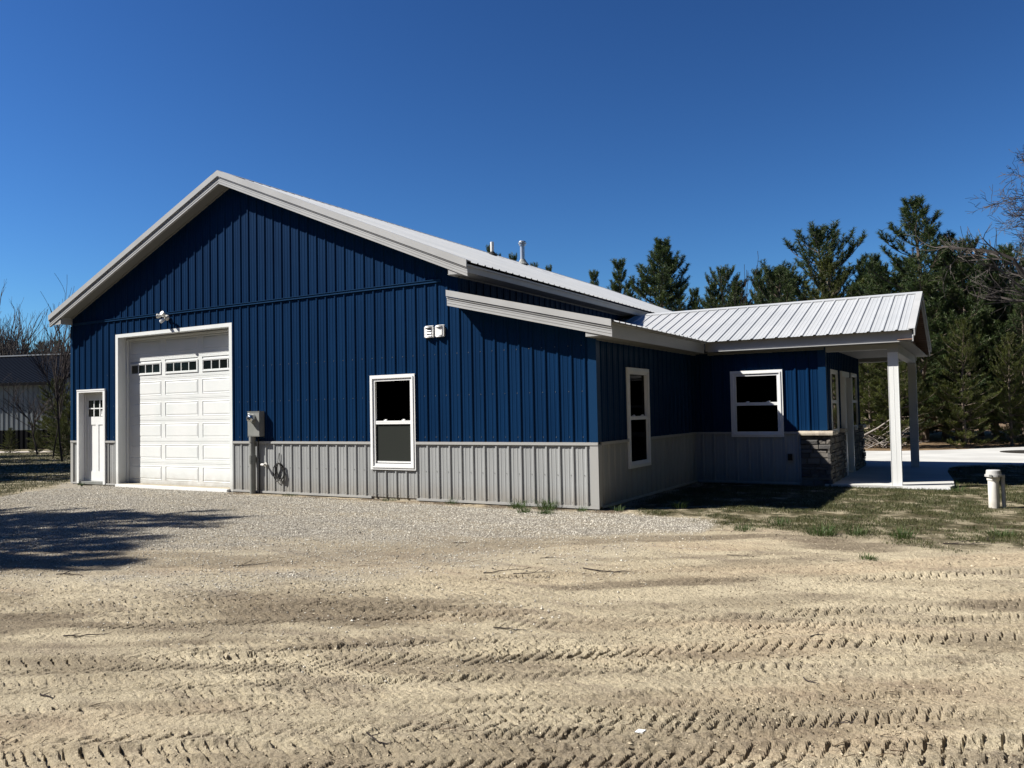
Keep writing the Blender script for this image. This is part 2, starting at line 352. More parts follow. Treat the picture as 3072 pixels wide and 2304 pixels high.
sb.box(2.035, 2.56, Y1-.03, Y1-.0022, -.05, .90, .2); sb.box(X1+.0212, X1+.03, Y1-.03, 6.65, -.05, .90, .2); sb.box(X1+.0212, X1+.03, 7.86, 9.74, -.05, .90, .2)
skirts = split(sb, 'stone_skirt', STONE, bld, lambda x, y, z: y > 7.2, col=True); skirt = skirts[0]
cp = MB()
def capseg(x0, x1, y0, y1, ax):
    n = max(2, int((x1-x0 if ax == 'x' else y1-y0)/.06)); rg2 = random.Random(5)
    V = []; F = []
    for i in range(n+1):
        t = i/n; j = rg2.uniform(-.006, .006)
        if ax == 'x':
            x = x0+(x1-x0)*t; P = [(x, y0+j, .905), (x, y0+j-.004, .94), (x, y0+j+.008, .978), (x, y1, .985), (x, y1, .905)]
        else:
            y = y0+(y1-y0)*t; P = [(x1+j, y, .905), (x1+j+.004, y, .94), (x1+j-.008, y, .978), (x0, y, .985), (x0, y, .905)]
        V += P
    for i in range(n):
        for k in range(5): F.append([i*5+k, i*5+(k+1) % 5, (i+1)*5+(k+1) % 5, (i+1)*5+k])
    cp.add(V, F); cp.add(V[:5], [[0, 1, 2, 3, 4]]); cp.add(V[-5:], [[4, 3, 2, 1, 0]])
capseg(2.01, 2.62, Y1-.115, Y1-.001, 'x'); capseg(X1+.0218, X1+.12, Y1+.0, 5.36, 'y'); capseg(X1+.0218, X1+.12, 6.28, 6.66, 'y'); capseg(X1+.0218, X1+.12, 7.85, 8.20, 'y'); capseg(X1+.0218, X1+.12, 9.18, 9.80, 'y')
split(cp, 'stone_cap', CAP, skirt, lambda x, y, z: 0 if x < 2.63 and y < Y1 else 1+(y > 5.8)+(y > 7.2)+(y > 8.7))

# windows: frame mesh with panes, meeting rail and locks as sub-parts
def window(O, U, N, w_, h_, fw=.108, screen=False, refl_strip=False, lock=True, k=1.):
    O, U, N = [np.array(q, float) for q in (O, U, N)]; Z = np.array([0, 0, 1.])
    m = MB()
    def rect(u0, u1, z0, z1, n0, n1, mb=m):
        n1 = n1*k if n1 > .01 else n1; P = [O+U*a+Z*c+N*b for c in (z0, z1) for a, b in ((u0, n0), (u1, n0), (u1, n1), (u0, n1))]; mb.hexa(P)
    # outer flange, frame and sash as stepped rings
    for (a, b, n0, n1) in ((0, .035, -.03, .034), (.035, .062, -.04, .046), (.062, fw-.001, -.045, .028)):
        rect(a, b, a, h_-a, n0, n1); rect(w_-b, w_-a, a, h_-a, n0, n1); rect(b, w_-b, a, b, n0, n1); rect(b, w_-b, h_-b, h_-a, n0, n1)
    fr = m.build('window', WHITE, bld)
    mid = h_*.497; r = MB(); rect(fw-.001, w_-fw+.001, mid-.03, mid+.03, -.035, .022, r); rect(fw, w_-fw, mid+.006, mid+.012, .022, .0235, r)
    r.build('meeting_rail', WHITE, fr)
    for z0, z1, nn in ((fw, mid-.03, -.004 if k == 1 else .008), (mid+.03, h_-fw, -.022 if k == 1 else .006)):
        g = MB(); rect(fw-.002, w_-fw+.002, z0-.002, z1+.002, nn-.004, nn, g); g.build('pane', GLASSB if refl_strip and z0 > mid else GLASS, fr)
    if screen:
        g = MB(); rect(fw+.001, w_-fw-.001, fw+.002, mid-.032, .0, .0008, g); g.build('insect_screen', SCREEN, fr)
        g = MB(); rect(fw+.03, w_-fw-.002, fw+.012, fw+.04, .001, .012, g); g.build('lift_rail', WHITE, fr)
    if lock:
        for q in (.32, .72):
            g = MB(); c = w_*q; rect(c-.03, c+.03, mid+.0305, mid+.044, -.02, .012, g); rect(c-.012, c+.035, mid+.044, mid+.054, -.012, .004, g); g.build('sash_lock', WHITE, fr)
    if refl_strip:  # arched white strip behind the pane stands in for a reflection
        g = MB(); V = []; n = 10
        for i in range(n+1):
            t = i/n; s = .02*math.sin(t*math.pi)
            u = fw+.02+(w_-2*fw-.04)*t
            V += [O+U*u+Z*(h_-fw-.19+s)+N*-.07, O+U*u+Z*(h_-fw-.12+s)+N*-.07, O+U*u+Z*(h_-fw-.12+s)+N*-.11, O+U*u+Z*(h_-fw-.19+s)+N*-.11]
        g.add(V, [[i*4+k, i*4+(k+1) % 4, i*4+4+(k+1) % 4, i*4+4+k] for i in range(n) for k in range(4)]); g.build('reflection_strip', REFLW, fr)
    return fr
window((-4.381, 0, .482), (1, 0, 0), (0, -1, 0), .996, 1.662, screen=True)
window((0, 1.185, .486), (0, 1, 0), (1, 0, 0), .985, 1.662, refl_strip=True)
window((.735, Y1, .870), (1, 0, 0), (0, -1, 0), 1.0, 1.297)
window((X1, 5.365, .905), (0, 1, 0), (1, 0, 0), .90, 1.255, fw=.085, lock=False, k=.6)
window((X1, 8.20, .905), (0, 1, 0), (1, 0, 0), .97, 1.27, fw=.085, lock=False, k=.6)

# overhead door, set back .25 in its opening
D = .25; gd = MB(); gx0, gx1 = -11.70, -8.045; pit = .466
gd.box(gx0, gx1, D, D+.05, .012, 3.262)
cw = (gx1-gx0)/3
def panel(x0, x1, z0, z1):
    b = .045; y0 = D-.001
    # recessed moulding then raised field
    a = MB
    def ring(i0, i1, ya, yb):
        P = [(x0+i0, ya, z0+i0), (x1-i0, ya, z0+i0), (x1-i0, ya, z1-i0), (x0+i0, ya, z1-i0), (x0+i1, yb, z0+i1), (x1-i1, yb, z0+i1), (x1-i1, yb, z1-i1), (x0+i1, yb, z1-i1)]
        gd.add(P, [[0, 1, 5, 4], [1, 2, 6, 5], [2, 3, 7, 6], [3, 0, 4, 7]])
    ring(0, .008, D-.012, D-.017); ring(.008, .018, D-.017, D-.0065); ring(.018, .05, D-.0065, D-.014)
    gd.quad((x0+.05, D-.014, z0+.05), (x1-.05, D-.014, z0+.05), (x1-.05, D-.014, z1-.05), (x0+.05, D-.014, z1-.05))
wz = []
for r_ in range(7):
    z0 = .012+r_*pit
    zt = min(z0+pit, 3.262)
    # section skin with shallow groove between sections, cut round the panels
    xs = [gx0]
    for c in range(3):
        xs += [gx0+c*cw+.075, gx0+(c+1)*cw-.055]
    xs.append(gx1)
    a0, a1 = z0+.085, zt-.065
    for i in range(len(xs)-1):
        if i % 2 == 0: gd.box(xs[i], xs[i+1], D-.012, D-.0005, z0+.003, zt-.003)
        else:
            gd.box(xs[i], xs[i+1], D-.012, D-.0005, z0+.003, a0); gd.box(xs[i], xs[i+1], D-.012, D-.0005, a1, zt-.003)
            if r_ != 5: panel(xs[i], xs[i+1], a0, a1)
            else: wz.append((xs[i], xs[i+1], a0, a1))
    for q in (.032,): gd.box(gx0, gx1, D-.0135, D-.0121, z0+q, z0+q+.006); gd.box(gx0, gx1, D-.0135, D-.0121, zt-q, zt-q+.004)
door = gd.build('garage_door', DOORW, bld)
BLK = mat('dark_door_glass', (.006, .008, .008), .08, spec=.35)
for x0, x1, z0, z1 in wz:
    z0 += .0; z1 -= .045
    m = MB()
    def rr(a, b, c, d, ya, yb): m.box(a, b, ya, yb, c, d)
    for i0, i1, ya in ((0, .03, D-.026), (.03, .045, D-.02)):
        rr(x0+i0, x1-i0, z0+i0, z0+i1, ya, D-.001); rr(x0+i0, x1-i0, z1-i1, z1-i0, ya, D-.001); rr(x0+i0, x0+i1, z0+i1, z1-i1, ya, D-.001); rr(x1-i1, x1-i0, z0+i1, z1-i1, ya, D-.001)
    for k in (1, 2, 3):
        xx = x0+.045+(x1-x0-.09)*k/4; rr(xx-.009, xx+.009, z0+.045, z1-.045, D-.018, D-.003)
    m.build('window_grille', DOORW, door)
    m = MB(); m.box(x0+.04, x1-.04, D-.006, D-.004, z0+.04, z1-.04); m.build('pane', BLK, door)
fr = MB()   # white casing and deep jambs
for x0, x1 in ((-11.785, -11.695), (-8.05, -7.965)):
    fr.box(x0, x1, -.0225, -.001, -.035, 3.280)
fr.box(-11.785, -7.965, -.0225, -.001, 3.2805, 3.356)
fr.box(-11.735, -11.70, -.001, D+.06, -.03, 3.2805); fr.box(-8.045, -8.0, -.001, D+.06, -.03, 3.2805); fr.box(-11.735, -8.0, -.0009, D+.06, 3.2807, 3.32)
fr.box(-11.70, -11.665, D-.075, D-.0165, -.02, 3.262); fr.box(-8.08, -8.045, D-.075, D-.0165, -.02, 3.262); fr.box(-11.665, -8.08, D-.075, D-.0165, 3.225, 3.262)
fr.build('door_casing', DOORW, door)
th = MB(); th.box(-11.69, -8.05, -.10, .3, -.06, .010); th.build('door_threshold', WHITE, door)

# entry door
ed = MB(); E0 = .13; ex0, ex1 = -13.13, -12.27
ed.box(ex0, ex1, E0, E0+.045, .035, 2.06)
ew = []
gx, gz0, gz1 = (-13.035, -12.365), 1.52, 1.90
def edr(x0, x1, z0, z1): ed.box(x0, x1, E0-.012, E0-.0005, z0, z1)
edr(ex0, gx[0], .035, 2.06); edr(gx[1], ex1, .035, 2.06); edr(gx[0], gx[1], gz1, 2.06); edr(gx[0], gx[1], 1.335, gz0); edr(gx[0], gx[1], .035, .258); edr(-12.755, -12.645, .258, 1.335)
edoor = ed.build('entry_door', WHITE, bld)
m = MB(); m.box(gx[0]+.001, gx[1]-.001, E0-.004, E0-.002, gz0+.001, gz1-.001); m.build('pane', BLK, edoor)
m = MB()
for k in (1, 2): xx = gx[0]+(gx[1]-gx[0])*k/3; m.box(xx-.014, xx+.014, E0-.016, E0-.0045, gz0, gz1)
m.box(gx[0], gx[1], E0-.0165, E0-.0045, 1.698, 1.724); m.build('window_grille', WHITE, edoor)
m = MB(); m.box(-12.565, -12.40, E0-.0062, E0-.0042, 1.53, 1.665); m.build('paper_sticker', WHITE, edoor)
m = MB(); m.box(-12.56, -12.50, E0-.0072, E0-.0063, 1.645, 1.66); m.box(-12.535, -12.52, E0-.0072, E0-.0063, 1.58, 1.645); m.build('sticker_print', DARKM, edoor)
m = MB(); m.cyl((-12.33, E0-.012, .99), (-12.33, E0-.055, .99), .012, .012, 10); m.path([(-12.33, E0-.05, .99), (-12.33, E0-.062, .99), (-12.33, E0-.085, .99), (-12.33, E0-.095, .99)], [.012, .026, .028, .016], 14)
m.build('door_knob', MGREY, edoor)
m = MB(); m.cyl((-12.33, E0-.012, 1.12), (-12.33, E0-.03, 1.12), .024, .02, 14); m.build('deadbolt', MGREY, edoor)
m = MB()
for x0, x1 in ((-13.245, -13.17), (-12.245, -12.17)): m.box(x0, x1, -.036, -.001, -.02, 2.085)
m.box(-13.245, -12.17, -.036, -.001, 2.0852, 2.15); m.box(-13.2455, -12.1695, -.042, -.036, 2.12, 2.152)
m.box(-13.20, -13.17, -.0009, E0+.05, -.02, 2.085); m.box(-12.235, -12.21, -.0009, E0+.05, -.02, 2.085); m.box(-13.20, -12.21, -.0009, E0+.05, 2.0852, 2.11)
m.box(-13.17, -13.13, E0-.03, E0+.05, -.02, 2.085); m.box(-12.27, -12.245, E0-.03, E0+.05, -.02, 2.085); m.box(-13.13, -12.27, E0-.03, E0+.05, 2.061, 2.085)
m.build('door_frame', WHITE, edoor)
m = MB(); m.box(-13.17, -12.245, -.01, E0+.1, -.03, .03); m.build('door_threshold', MGREY, edoor)

# porch door (x = 2.5 wall)
m = MB(); m.box(X1-.07, X1-.03, 6.80, 7.72, .02, 2.04); m.box(X1-.03, X1-.018, 6.80, 6.92, .02, 2.04); m.box(X1-.03, X1-.018, 7.60, 7.72, .02, 2.04); m.box(X1-.03, X1-.018, 6.92, 7.60, 1.9, 2.04); m.box(X1-.03, X1-.018, 6.92, 7.60, .02, .25); m.box(X1-.03, X1-.018, 6.92, 7.60, 1.0, 1.14)
pd = m.build('porch_door', WHITE, bld)
m = MB()
for a, b in ((6.675, 6.80), (7.72, 7.80)): m.box(X1-.075, X1+.095, a, b, .0, 2.045)
m.box(X1-.075, X1+.04, 6.675, 7.80, 2.0455, 2.165); m.build('door_frame', WHITE, pd)

# roofs
mr = MB(); ls = (XP+13.82+0)/1; cs = 1/math.hypot(1, SL)
ex = 5.9
sheet(mr, (XP, -.325, RZ), (0, 1, 0), (cs, 0, -SL*cs), (SL*cs, 0, cs), L+.65, lambda u: .0, lambda u: ex/cs, .325-.0)
sheet(mr, (XP, -.325, RZ), (0, 1, 0), (-cs, 0, -SL*cs), (-SL*cs, 0, cs), L+.65, lambda u: .0, lambda u: ex/cs, .325-.0)
mroof = mr.build('main_roof', ROOF, bld)
m = MB()
for sgn in (1, -1): m.bar((XP, -.345, RZ+.024), (XP, L+.345, RZ+.024), (0, 0, 1), (sgn, 0, -SL), .0, .004, 0, .16)
m.build('ridge_cap', ROOF, mroof)
def rake(mb, A, B, y0, yn, t0=-.092, t1=.026, l0=-.235, l1=-.1):
    """two-step rake trim from A to B (points on roof surface); yn = outward sign in y"""
    s = (0, yn, 0)
    mb.bar(A, B, (0, 0, 1), s, t0, t1, .0, .028)                      # upper trim face
    mb.bar(A, B, (0, 0, 1), s, t1, t1+.003, -.12, .028)               # flange over the roof
    mb.bar(A, B, (0, 0, 1), s, l1-.014, l1+.006, -.02, .012)          # drip bead
    mb.bar(A, B, (0, 0, 1), s, l0, l1-.014, -.02, -.002)              # lower fascia
    for q in (.3, .62): mb.bar(A, B, (0, 0, 1), s, l0+(l1-l0)*q, l0+(l1-l0)*q+.006, -.002, .003)
    mb.bar(A, B, (0, 0, 1), s, l0-.004, l0, -.05, .0)
for yy, sn in ((-.317, -1), (L+.317, 1)):
    m = MB()
    for sx in (1, -1):
        xe = XP+sx*ex; m2 = MB()
        rake(m2, (XP, yy, RZ), (xe, yy, RZ-SL*ex), 0, sn); m2.build('rake_trim', TRIM, mroof)
m = MB()   # sloped soffit under the rake
for sx in (1, -1):
    A = np.array((XP, -.31, RZ-.222)); B = np.array((XP+sx*5.72, -.31, RZ-.222-SL*5.72))
    m.bar(A, B, (0, 0, 1), (0, 1, 0), -.006, 0, 0, .30)
    m.bar(A, B, (0, 0, 1), (0, 1, 0), -.022, -.0062, .255, .30)
m.build('soffit', SOFF, mroof)
m = MB(); xe = XP+ex; ze = RZ-SL*ex     # eave fascia and soffits, right side
m.box(xe-.075, xe-.055, -.30, L+.3, ze-.155, ze-.022); m.box(xe-.0555, xe-.028, -.33, L+.33, ze-.06, ze-.03)
xl = XP-ex; m.box(xl+.055, xl+.075, -.30, L+.3, ze-.155, ze-.022)
split(m, 'eave_fascia', TRIM, mroof, lambda x, y, z: x > XP)
m = MB(); sheet(m, (XM+.0, -.30, ze-.155), (0, 1, 0), (1, 0, 0), (0, 0, -1), L+.6, lambda u: 0, lambda u: xe-.075-XM, .05, pitch=.1016, h=.010, minor=0)
m.box(-W-.30, -W+.0, -.30, L+.3, ze-.165, ze-.16); m.box(XM+.001, XM+.045, .0, L, ze-.185, ze-.168)
split(m, 'soffit', SOFF, mroof, lambda x, y, z: x > XP)
m = MB()   # box returns at the gable corners
m.box(XM-.016, xe-.07, -.300, -.28, 3.716, 3.80); m.box(XM-.014, xe-.08, -.3015, -.2, 3.72, 3.728); m.hexa([(XM-.016, -.30, 3.716), (XM+.0, -.30, 3.716), (XM, 0, 3.716), (XM-.016, 0, 3.716), (XM-.016, -.30, 3.90), (XM, -.30, 3.90), (XM, 0, 3.90), (XM-.016, 0, 3.90)])
m.box(-W-.28, -W+.05, -.300, -.28, 3.69, 3.80); m.box(-W+.04, -W+.052, -.28, 0, 3.69, 3.90)
split(m, 'box_return', TRIM, mroof, lambda x, y, z: x > XP)
# vent pipes through the main roof
m = MB(); z = zmain(-7.3); m.cyl((-7.3, 8.98, z-.05), (-7.3, 8.98, 6.47), .055, .055, 16); pv = m.build('vent_pipe', PVC, mroof)
m = MB(); m.path([(-7.3, 8.98, z), (-7.3, 8.98, z+.06), (-7.3, 8.98, z+.11)], [.16, .10, .06], 16); m.build('pipe_boot', DARKM, mroof)
m = MB(); m.path([(-7.3, 10.8, z-.05), (-7.3, 10.8, z+.62)], [.075, .075], 18)
for zz, ra, rb in ((z+.60, .105, .105), (z+.655, .13, .13), (z+.71, .12, .10)): m.cyl((-7.3, 10.8, zz), (-7.3, 10.8, zz+.03), ra, rb, 18)
m.cyl((-7.3, 10.8, z+.62), (-7.3, 10.8, z+.72), .07, .07, 14)
FLUE = mat('galvanised_flue', (.5, .52, .53), .35, metal=.7); m.build('flue_pipe', FLUE, mroof)
m = MB(); m.path([(-7.3, 10.8, z), (-7.3, 10.8, z+.08), (-7.3, 10.8, z+.17)], [.2, .13, .08], 16); m.build('pipe_boot', MGREY, mroof)

# lean-to roof: ribs run down the slope, valley with the wing
cl = 1/math.hypot(1, .24); xle = .415
def vx(y):   # x of valley between lean-to and wing at y
    return max(XM, min(xle, -2.486+(3.445-zwing(y))/.24))
lr = MB(); lenl = (xle+2.47)/cl
sheet(lr, (-2.47, -.325, zlean(-2.47)), (0, 1, 0), (cl, 0, -.24*cl), (.24*cl, 0, cl), Y2+.6, lambda u: 0, lambda u: lenl if u < WE+.325 else max(.0, (vx(-.325+u)+2.47)/cl), .325-.03, kinks=(WE+.325, WR+.325, 2*WR-WE+.325))
lroof = lr.build('lean_to_roof', ROOF, bld)
m = MB(); rake(m, (-2.486, -.317, 3.445), (xle, -.317, 3.445-.24*(xle+2.486)), 0, -1, t0=-.078, t1=.020, l0=-.228, l1=-.094); m.build('rake_trim', TRIM, lroof)
m = MB(); m.bar((-2.46, -.31, 3.225+.0), (.30, -.31, 3.225-.24*2.76), (0, 0, 1), (0, 1, 0), -.006, 0, 0, .30); m.bar((-2.46, -.31, 3.225), (.0, -.31, 3.225-.24*2.46), (0, 0, 1), (0, 1, 0), -.02, -.0062, .255, .30)
sheet(m, (.0, -.30, 2.548), (0, 1, 0), (1, 0, 0), (0, 0, -1), Y1+.3, lambda u: 0, lambda u: .30, .05, pitch=.1016, h=.010, minor=0)
m.box(.002, .045, .0, Y1, 2.515, 2.535); m.build('soffit', SOFF, lroof)
m = MB(); zl = zlean(.3); m.box(.292, .312, -.30, WE+.03, 2.535, zl-.02)
for q in (.07, .12, .165): m.box(.312, .3165, -.298, WE+.02, 2.535+q, 2.541+q)
m.box(.31, .36, -.33, WE+.03, zl-.045, zl-.022)
m.build('eave_fascia', TRIM, lroof)
m = MB(); m.box(-.015, .30, -.300, -.28, 2.546, 2.63); m.box(-.015, -.003, -.28, -.024, 2.546, 2.70); m.build('box_return', TRIM, lroof)
# wing roof
wr = MB(); cw_ = 1/math.hypot(1, WS); XR = 4.035; lw_ = (WR-WE)/cw_
def vstart(u):     # distance from eave where the sheet starts (valley on the lean-to part)
    x = -2.46+u
    if x >= xle: return 0.
    z = zlean(x); return max(0., (z-WZE)/WS/cw_)
sheet(wr, (-2.46, WE, WZE), (1, 0, 0), (0, cw_, WS*cw_), (0, -WS*cw_, cw_), XR+2.46, vstart, lambda u: lw_, (3.762+2.46) % .2286, kinks=(xle+2.46,))
sheet(wr, (-2.46, 2*WR-WE, WZE), (1, 0, 0), (0, -cw_, WS*cw_), (0, WS*cw_, cw_), XR+2.46, vstart, lambda u: lw_, (3.762+2.46) % .2286, kinks=(xle+2.46,))
wroof = wr.build('porch_roof', ROOF, bld)
m = MB()
for sg in (1, -1): m.bar((-1.88, WR, 3.728+.022), (XR+.01, WR, 3.728+.022), (0, 0, 1), (0, sg, -WS), 0, .004, 0, .13); m.bar((-1.88, WR, 3.728+.022), (XR+.01, WR, 3.728+.022), (0, 0, 1), (0, sg, -WS), -.012, 0, .125, .13)
m.build('ridge_cap', ROOF, wroof)
for sg in (1, -1):
    m = MB(); y_e = WR-sg*(WR-WE); A = (XR, WR, 3.728); B = (XR, y_e, WZE)
    m.bar(A, B, (0, 0, 1), (1, 0, 0), -.10, .022, -.003, .018); m.bar(A, B, (0, 0, 1), (1, 0, 0), .022, .025, -.10, .018); m.bar(A, B, (0, 0, 1), (1, 0, 0), -.20, -.10, -.03, -.01)
    m.build('rake_trim', TRIM, wroof)
m = MB()
for sg in (1, -1):
    rs_ = MB(); ll_ = (WR-WE-.05)/cw_
    sheet(rs_, (3.765, WR, 3.728-.175), (0, -sg*cw_, -WS*cw_), (1, 0, 0), (0, -sg*WS*cw_, cw_)if False else (0, sg*WS*cw_*-1, -cw_), ll_, lambda u: 0, lambda u: .25, .05, pitch=.1016, h=.012, minor=0)
    rs_.build('rake_soffit', WOOD, wroof)
m.box(X1, 3.98, WE+.12, 2*WR-WE-.12, 2.548, 2.556); m.box(.3, X1, WE+.10, Y1-.02, 2.548, 2.556); m.box(.3, X1-.001, Y1-.045, Y1-.021, 2.50, 2.5475)
m.box(0, X1, Y2+.02, 2*WR-WE-.03, 2.548, 2.556)
m.build('soffit', SOFF, wroof)
m = MB()
for y0, y1, yo in ((WE+.105, WE+.125, WE+.088), (2*WR-WE-.125, 2*WR-WE-.105, 2*WR-WE-.115)):
    m.box(.31 if y0 < 6 else 0, XR-.03, y0, y1, 2.574, WZE+.01); m.box(.36 if y0 < 6 else 0, XR-.02, yo, yo+.035, 2.558, 2.573)
split(m, 'eave_fascia', TRIM, wroof, lambda x, y, z: y > WR)
# gable end in brown siding above the porch beam
m = MB(); n = 14
for i in range(n):
    z0 = 2.56+i*.08; z1 = z0+.078; half = (3.728-.17-z0)/WS
    if half <= 0: break
    half = min(half, 2.60); h1_ = max(.01, min((3.728-.17-z1)/WS, 2.60))
    m.hexa([(3.735, WR-half, z0), (3.762, WR-half, z0), (3.762, WR+half, z0), (3.735, WR+half, z0), (3.735, WR-h1_, z1), (3.748, WR-h1_, z1), (3.748, WR+h1_, z1), (3.735, WR+h1_, z1)])
m.build('gable_siding', WOOD, wroof)
# beams and posts
m = MB(); m.box(2.53, 3.755, Y1-.01, Y1+.165, 2.455, 2.547); m.box(3.575, 3.745, Y1+.165, 9.50, 2.39, 2.547); m.box(2.53, 3.755, 9.50, 9.69, 2.455, 2.547)
m.box(3.57, 3.757, Y1-.012, Y1+.17, 2.395, 2.455)
m.build('porch_beam', TRIM, bld)
PW = mat('white_post_wrap', (.68, .70, .70), .45, noise=((4, 4, 1), (.75, .76, .75), 3))
for yy in (Y1, 9.50):
    m = MB(); m.box(3.577, 3.742, yy, yy+.165, -.02, 2.3945); m.box(3.660, 3.665, yy-.0022, yy-.0002, -.02, 2.39); m.box(3.573, 3.581, yy-.004, yy-.0001, -.02, 2.394); m.box(3.738, 3.746, yy-.004, yy-.0001, -.02, 2.394)
    m.build('porch_post', PW, bld)
m = MB(); m.box(-W+.25, XM-.1, .45, L-.1, .0, .02); m.box(-7.0, -6.9, .5, L-.2, .02, 3.6); m.box(XM, -.1, 3.1, 3.2, 0, 2.5); m.box(.05, X1-.1, 6.9, 7.0, 0, 2.5); m.build('interior_partition', INSIDE, bld)

# ============================================================ fixtures on the building
def hood(x, z, label, slats):
    t = thing('wall_vent', label, 'vent', (x, -.02, z), 'white hooded vents on the blue gable wall')
    m = MB(); m.box(x-.07, x+.07, -.03, -.0195, z-.085, z+.085)
    n = 8; V = []; 
    for i in range(n+1):
        t_ = i/n*2-1; b = .05*(1-t_*t_); V += [(x+t_*.088, -.045-b, z+.098-.012*abs(t_)), (x+t_*.088, -.03-b*.6, z+.102), (x+t_*.088, -.02, z+.098), (x+t_*.088, -.045-b, z+.062)]
    m.add(V, [[i*4+a, i*4+4+a, i*4+4+b_, i*4+b_] for i in range(n) for a, b_ in ((0, 1), (1, 2), (3, 0), (2, 3))])
    V = []
    for i in range(n+1):
        t_ = i/n*2-1; b = .05*(1-t_*t_); V += [(x+t_*.088, -.035-b, z-.07), (x+t_*.088, -.035-b, z-.10), (x+t_*.088, -.02, z-.10), (x+t_*.088, -.02, z-.07)]
    m.add(V, [[i*4+a, i*4+4+a, i*4+4+b_, i*4+b_] for i in range(n) for a, b_ in ((0, 1), (1, 2), (3, 0), (2, 3))])
    m.box(x-.088, x-.062, -.06, -.02, z-.09, z+.08); m.box(x+.062, x+.088, -.06, -.02, z-.09, z+.08)
    m.build('hood', WHITE, t)
    if slats:
        for k in range(3):
            s = MB(); zc = z+.04-k*.045; s.hexa([(x-.06, -.075, zc-.03), (x+.06, -.075, zc-.03), (x+.06, -.05, zc+.01), (x-.06, -.05, zc+.01), (x-.06, -.07, zc-.027), (x+.06, -.07, zc-.027), (x+.06, -.045, zc+.013), (x-.06, -.045, zc+.013)]); s.build('louvre', WHITE, t)
    else:
        s = MB(); s.box(x-.058, x+.06, -.07, -.06, z-.068, z+.055); s.build('flap', WHITE, t)
hood(-3.055, 2.84, 'white louvred hood vent on the blue wall, farther from the lean-to', True)
hood(-2.83, 2.84, 'white hood vent with a plain closed flap, right beside the louvred one', False)

fl = thing('flood_light', 'white twin-head motion sensor light above the overhead door', 'light', (-9.95, -.02, 3.60))
m = MB(); m.path([(-9.95, -.034, 3.60), (-9.95, -.06, 3.60), (-9.95, -.085, 3.60)], [.062, .060, .045], 20); m.build('mount_base', PVC, fl)
def head(hx, hy, hz, dx, dy, dz, s=1):
    d = np.array((dx, dy, dz), float); d /= np.linalg.norm(d); p = np.array((hx, hy, hz)); m = MB()
    m.path([p, p+d*.03*s, p+d*.10*s, p+d*.12*s, p+d*.125*s], np.array([.02, .045, .062, .06, .001])*s, 18); m.build('lamp_head', PVC, fl)
    m = MB(); m.path([(-9.95, -.08, 3.60), (hx*.5+(-9.95)*.5, hy*.5-.05, hz*.5+1.81), (hx, hy, hz)], .012, 8); m.build('arm', PVC, fl)
head(-10.02, -.13, 3.63, -.8, -.55, .05, .78); head(-9.915, -.12, 3.645, .1, -1, .45, .8)
m = MB(); m.path([(-9.97, -.09, 3.56), (-9.985, -.13, 3.53), (-9.985, -.17, 3.51), (-9.985, -.185, 3.505)], [.02, .035, .04, .01], 14); m.build('motion_sensor', WHITE, fl)

em = thing('electric_meter', 'grey electric meter box on a grey conduit beside the white overhead door', 'meter', (-7.22, -.03, 1.06))
m = MB(); m.box(-7.385, -7.057, -.145, -.0205, 1.067, 1.548); m.box(-7.392, -7.05, -.152, -.0205, 1.5482, 1.558); m.box(-7.38, -7.062, -.149, -.145, 1.08, 1.535); m.box(-7.0565, -7.054, -.11, -.05, 1.44, 1.50); m.box(-7.0565, -7.054, -.10, -.06, 1.21, 1.30)
m.build('meter_box', MGREY, em)
m = MB(); m.path([(-7.235, -.149, 1.42), (-7.235, -.165, 1.42), (-7.235, -.17, 1.42)], [.088, .088, .07], 24); m.build('socket_ring', MGREY, em)
m = MB(); m.path([(-7.235, -.168, 1.42), (-7.235, -.21, 1.42), (-7.235, -.245, 1.42), (-7.235, -.262, 1.42), (-7.235, -.268, 1.42)], [.078, .076, .070, .05, .002], 24); m.build('meter_dome', CHROME, em, smooth=True)
m = MB(); m.box(-7.265, -7.205, -.272, -.262, 1.405, 1.43); m.build('meter_display', DARKM, em)
m = MB(); m.box(-7.375, -7.325, -.1505, -.1492, 1.505, 1.525); m.build('maker_plate', WHITE, em)
m = MB(); xx = -7.325; yy = -.085
m.path([(xx, yy, -.15), (xx, yy, .55)], [.056, .056], 18); m.path([(xx, yy, .555), (xx, yy, .70)], [.068, .068], 18); m.path([(xx, yy, .705), (xx, yy, .96)], [.052, .052], 18); m.path([(xx, yy, .955), (xx, yy, 1.066)], [.064, .064], 18)
for q in (.58, .61, .64, .67): m.path([(xx, yy, q), (xx, yy, q+.012)], [.071, .071], 18)
m.build('conduit', MGREY, em)
m = MB(); m.path([(-7.20, -.05, 1.068), (-7.195, -.05, 1.02), (-7.205, -.045, .95), (-7.20, -.03, .60), (-7.20, -.028, -.08)], .009, 8); m.build('ground_wire', DARKM, em)

hb = thing('hose_bib', 'short white pipe stub sticking out of the grey wainscot beside the conduit', 'pipe stub', (-7.03, -.02, .52))
m = MB(); m.path([(-7.03, -.0, .52), (-7.03, -.10, .52)], .022, 12); m.path([(-7.06, -.10, .52), (-6.97, -.115, .52)], [.024, .022], 12); m.build('pipe', PVC, hb); m = MB(); m.path([(-7.03, -.02, .52), (-7.03, -.027, .52)], .04, 14); m.build('flange', PVC, hb)

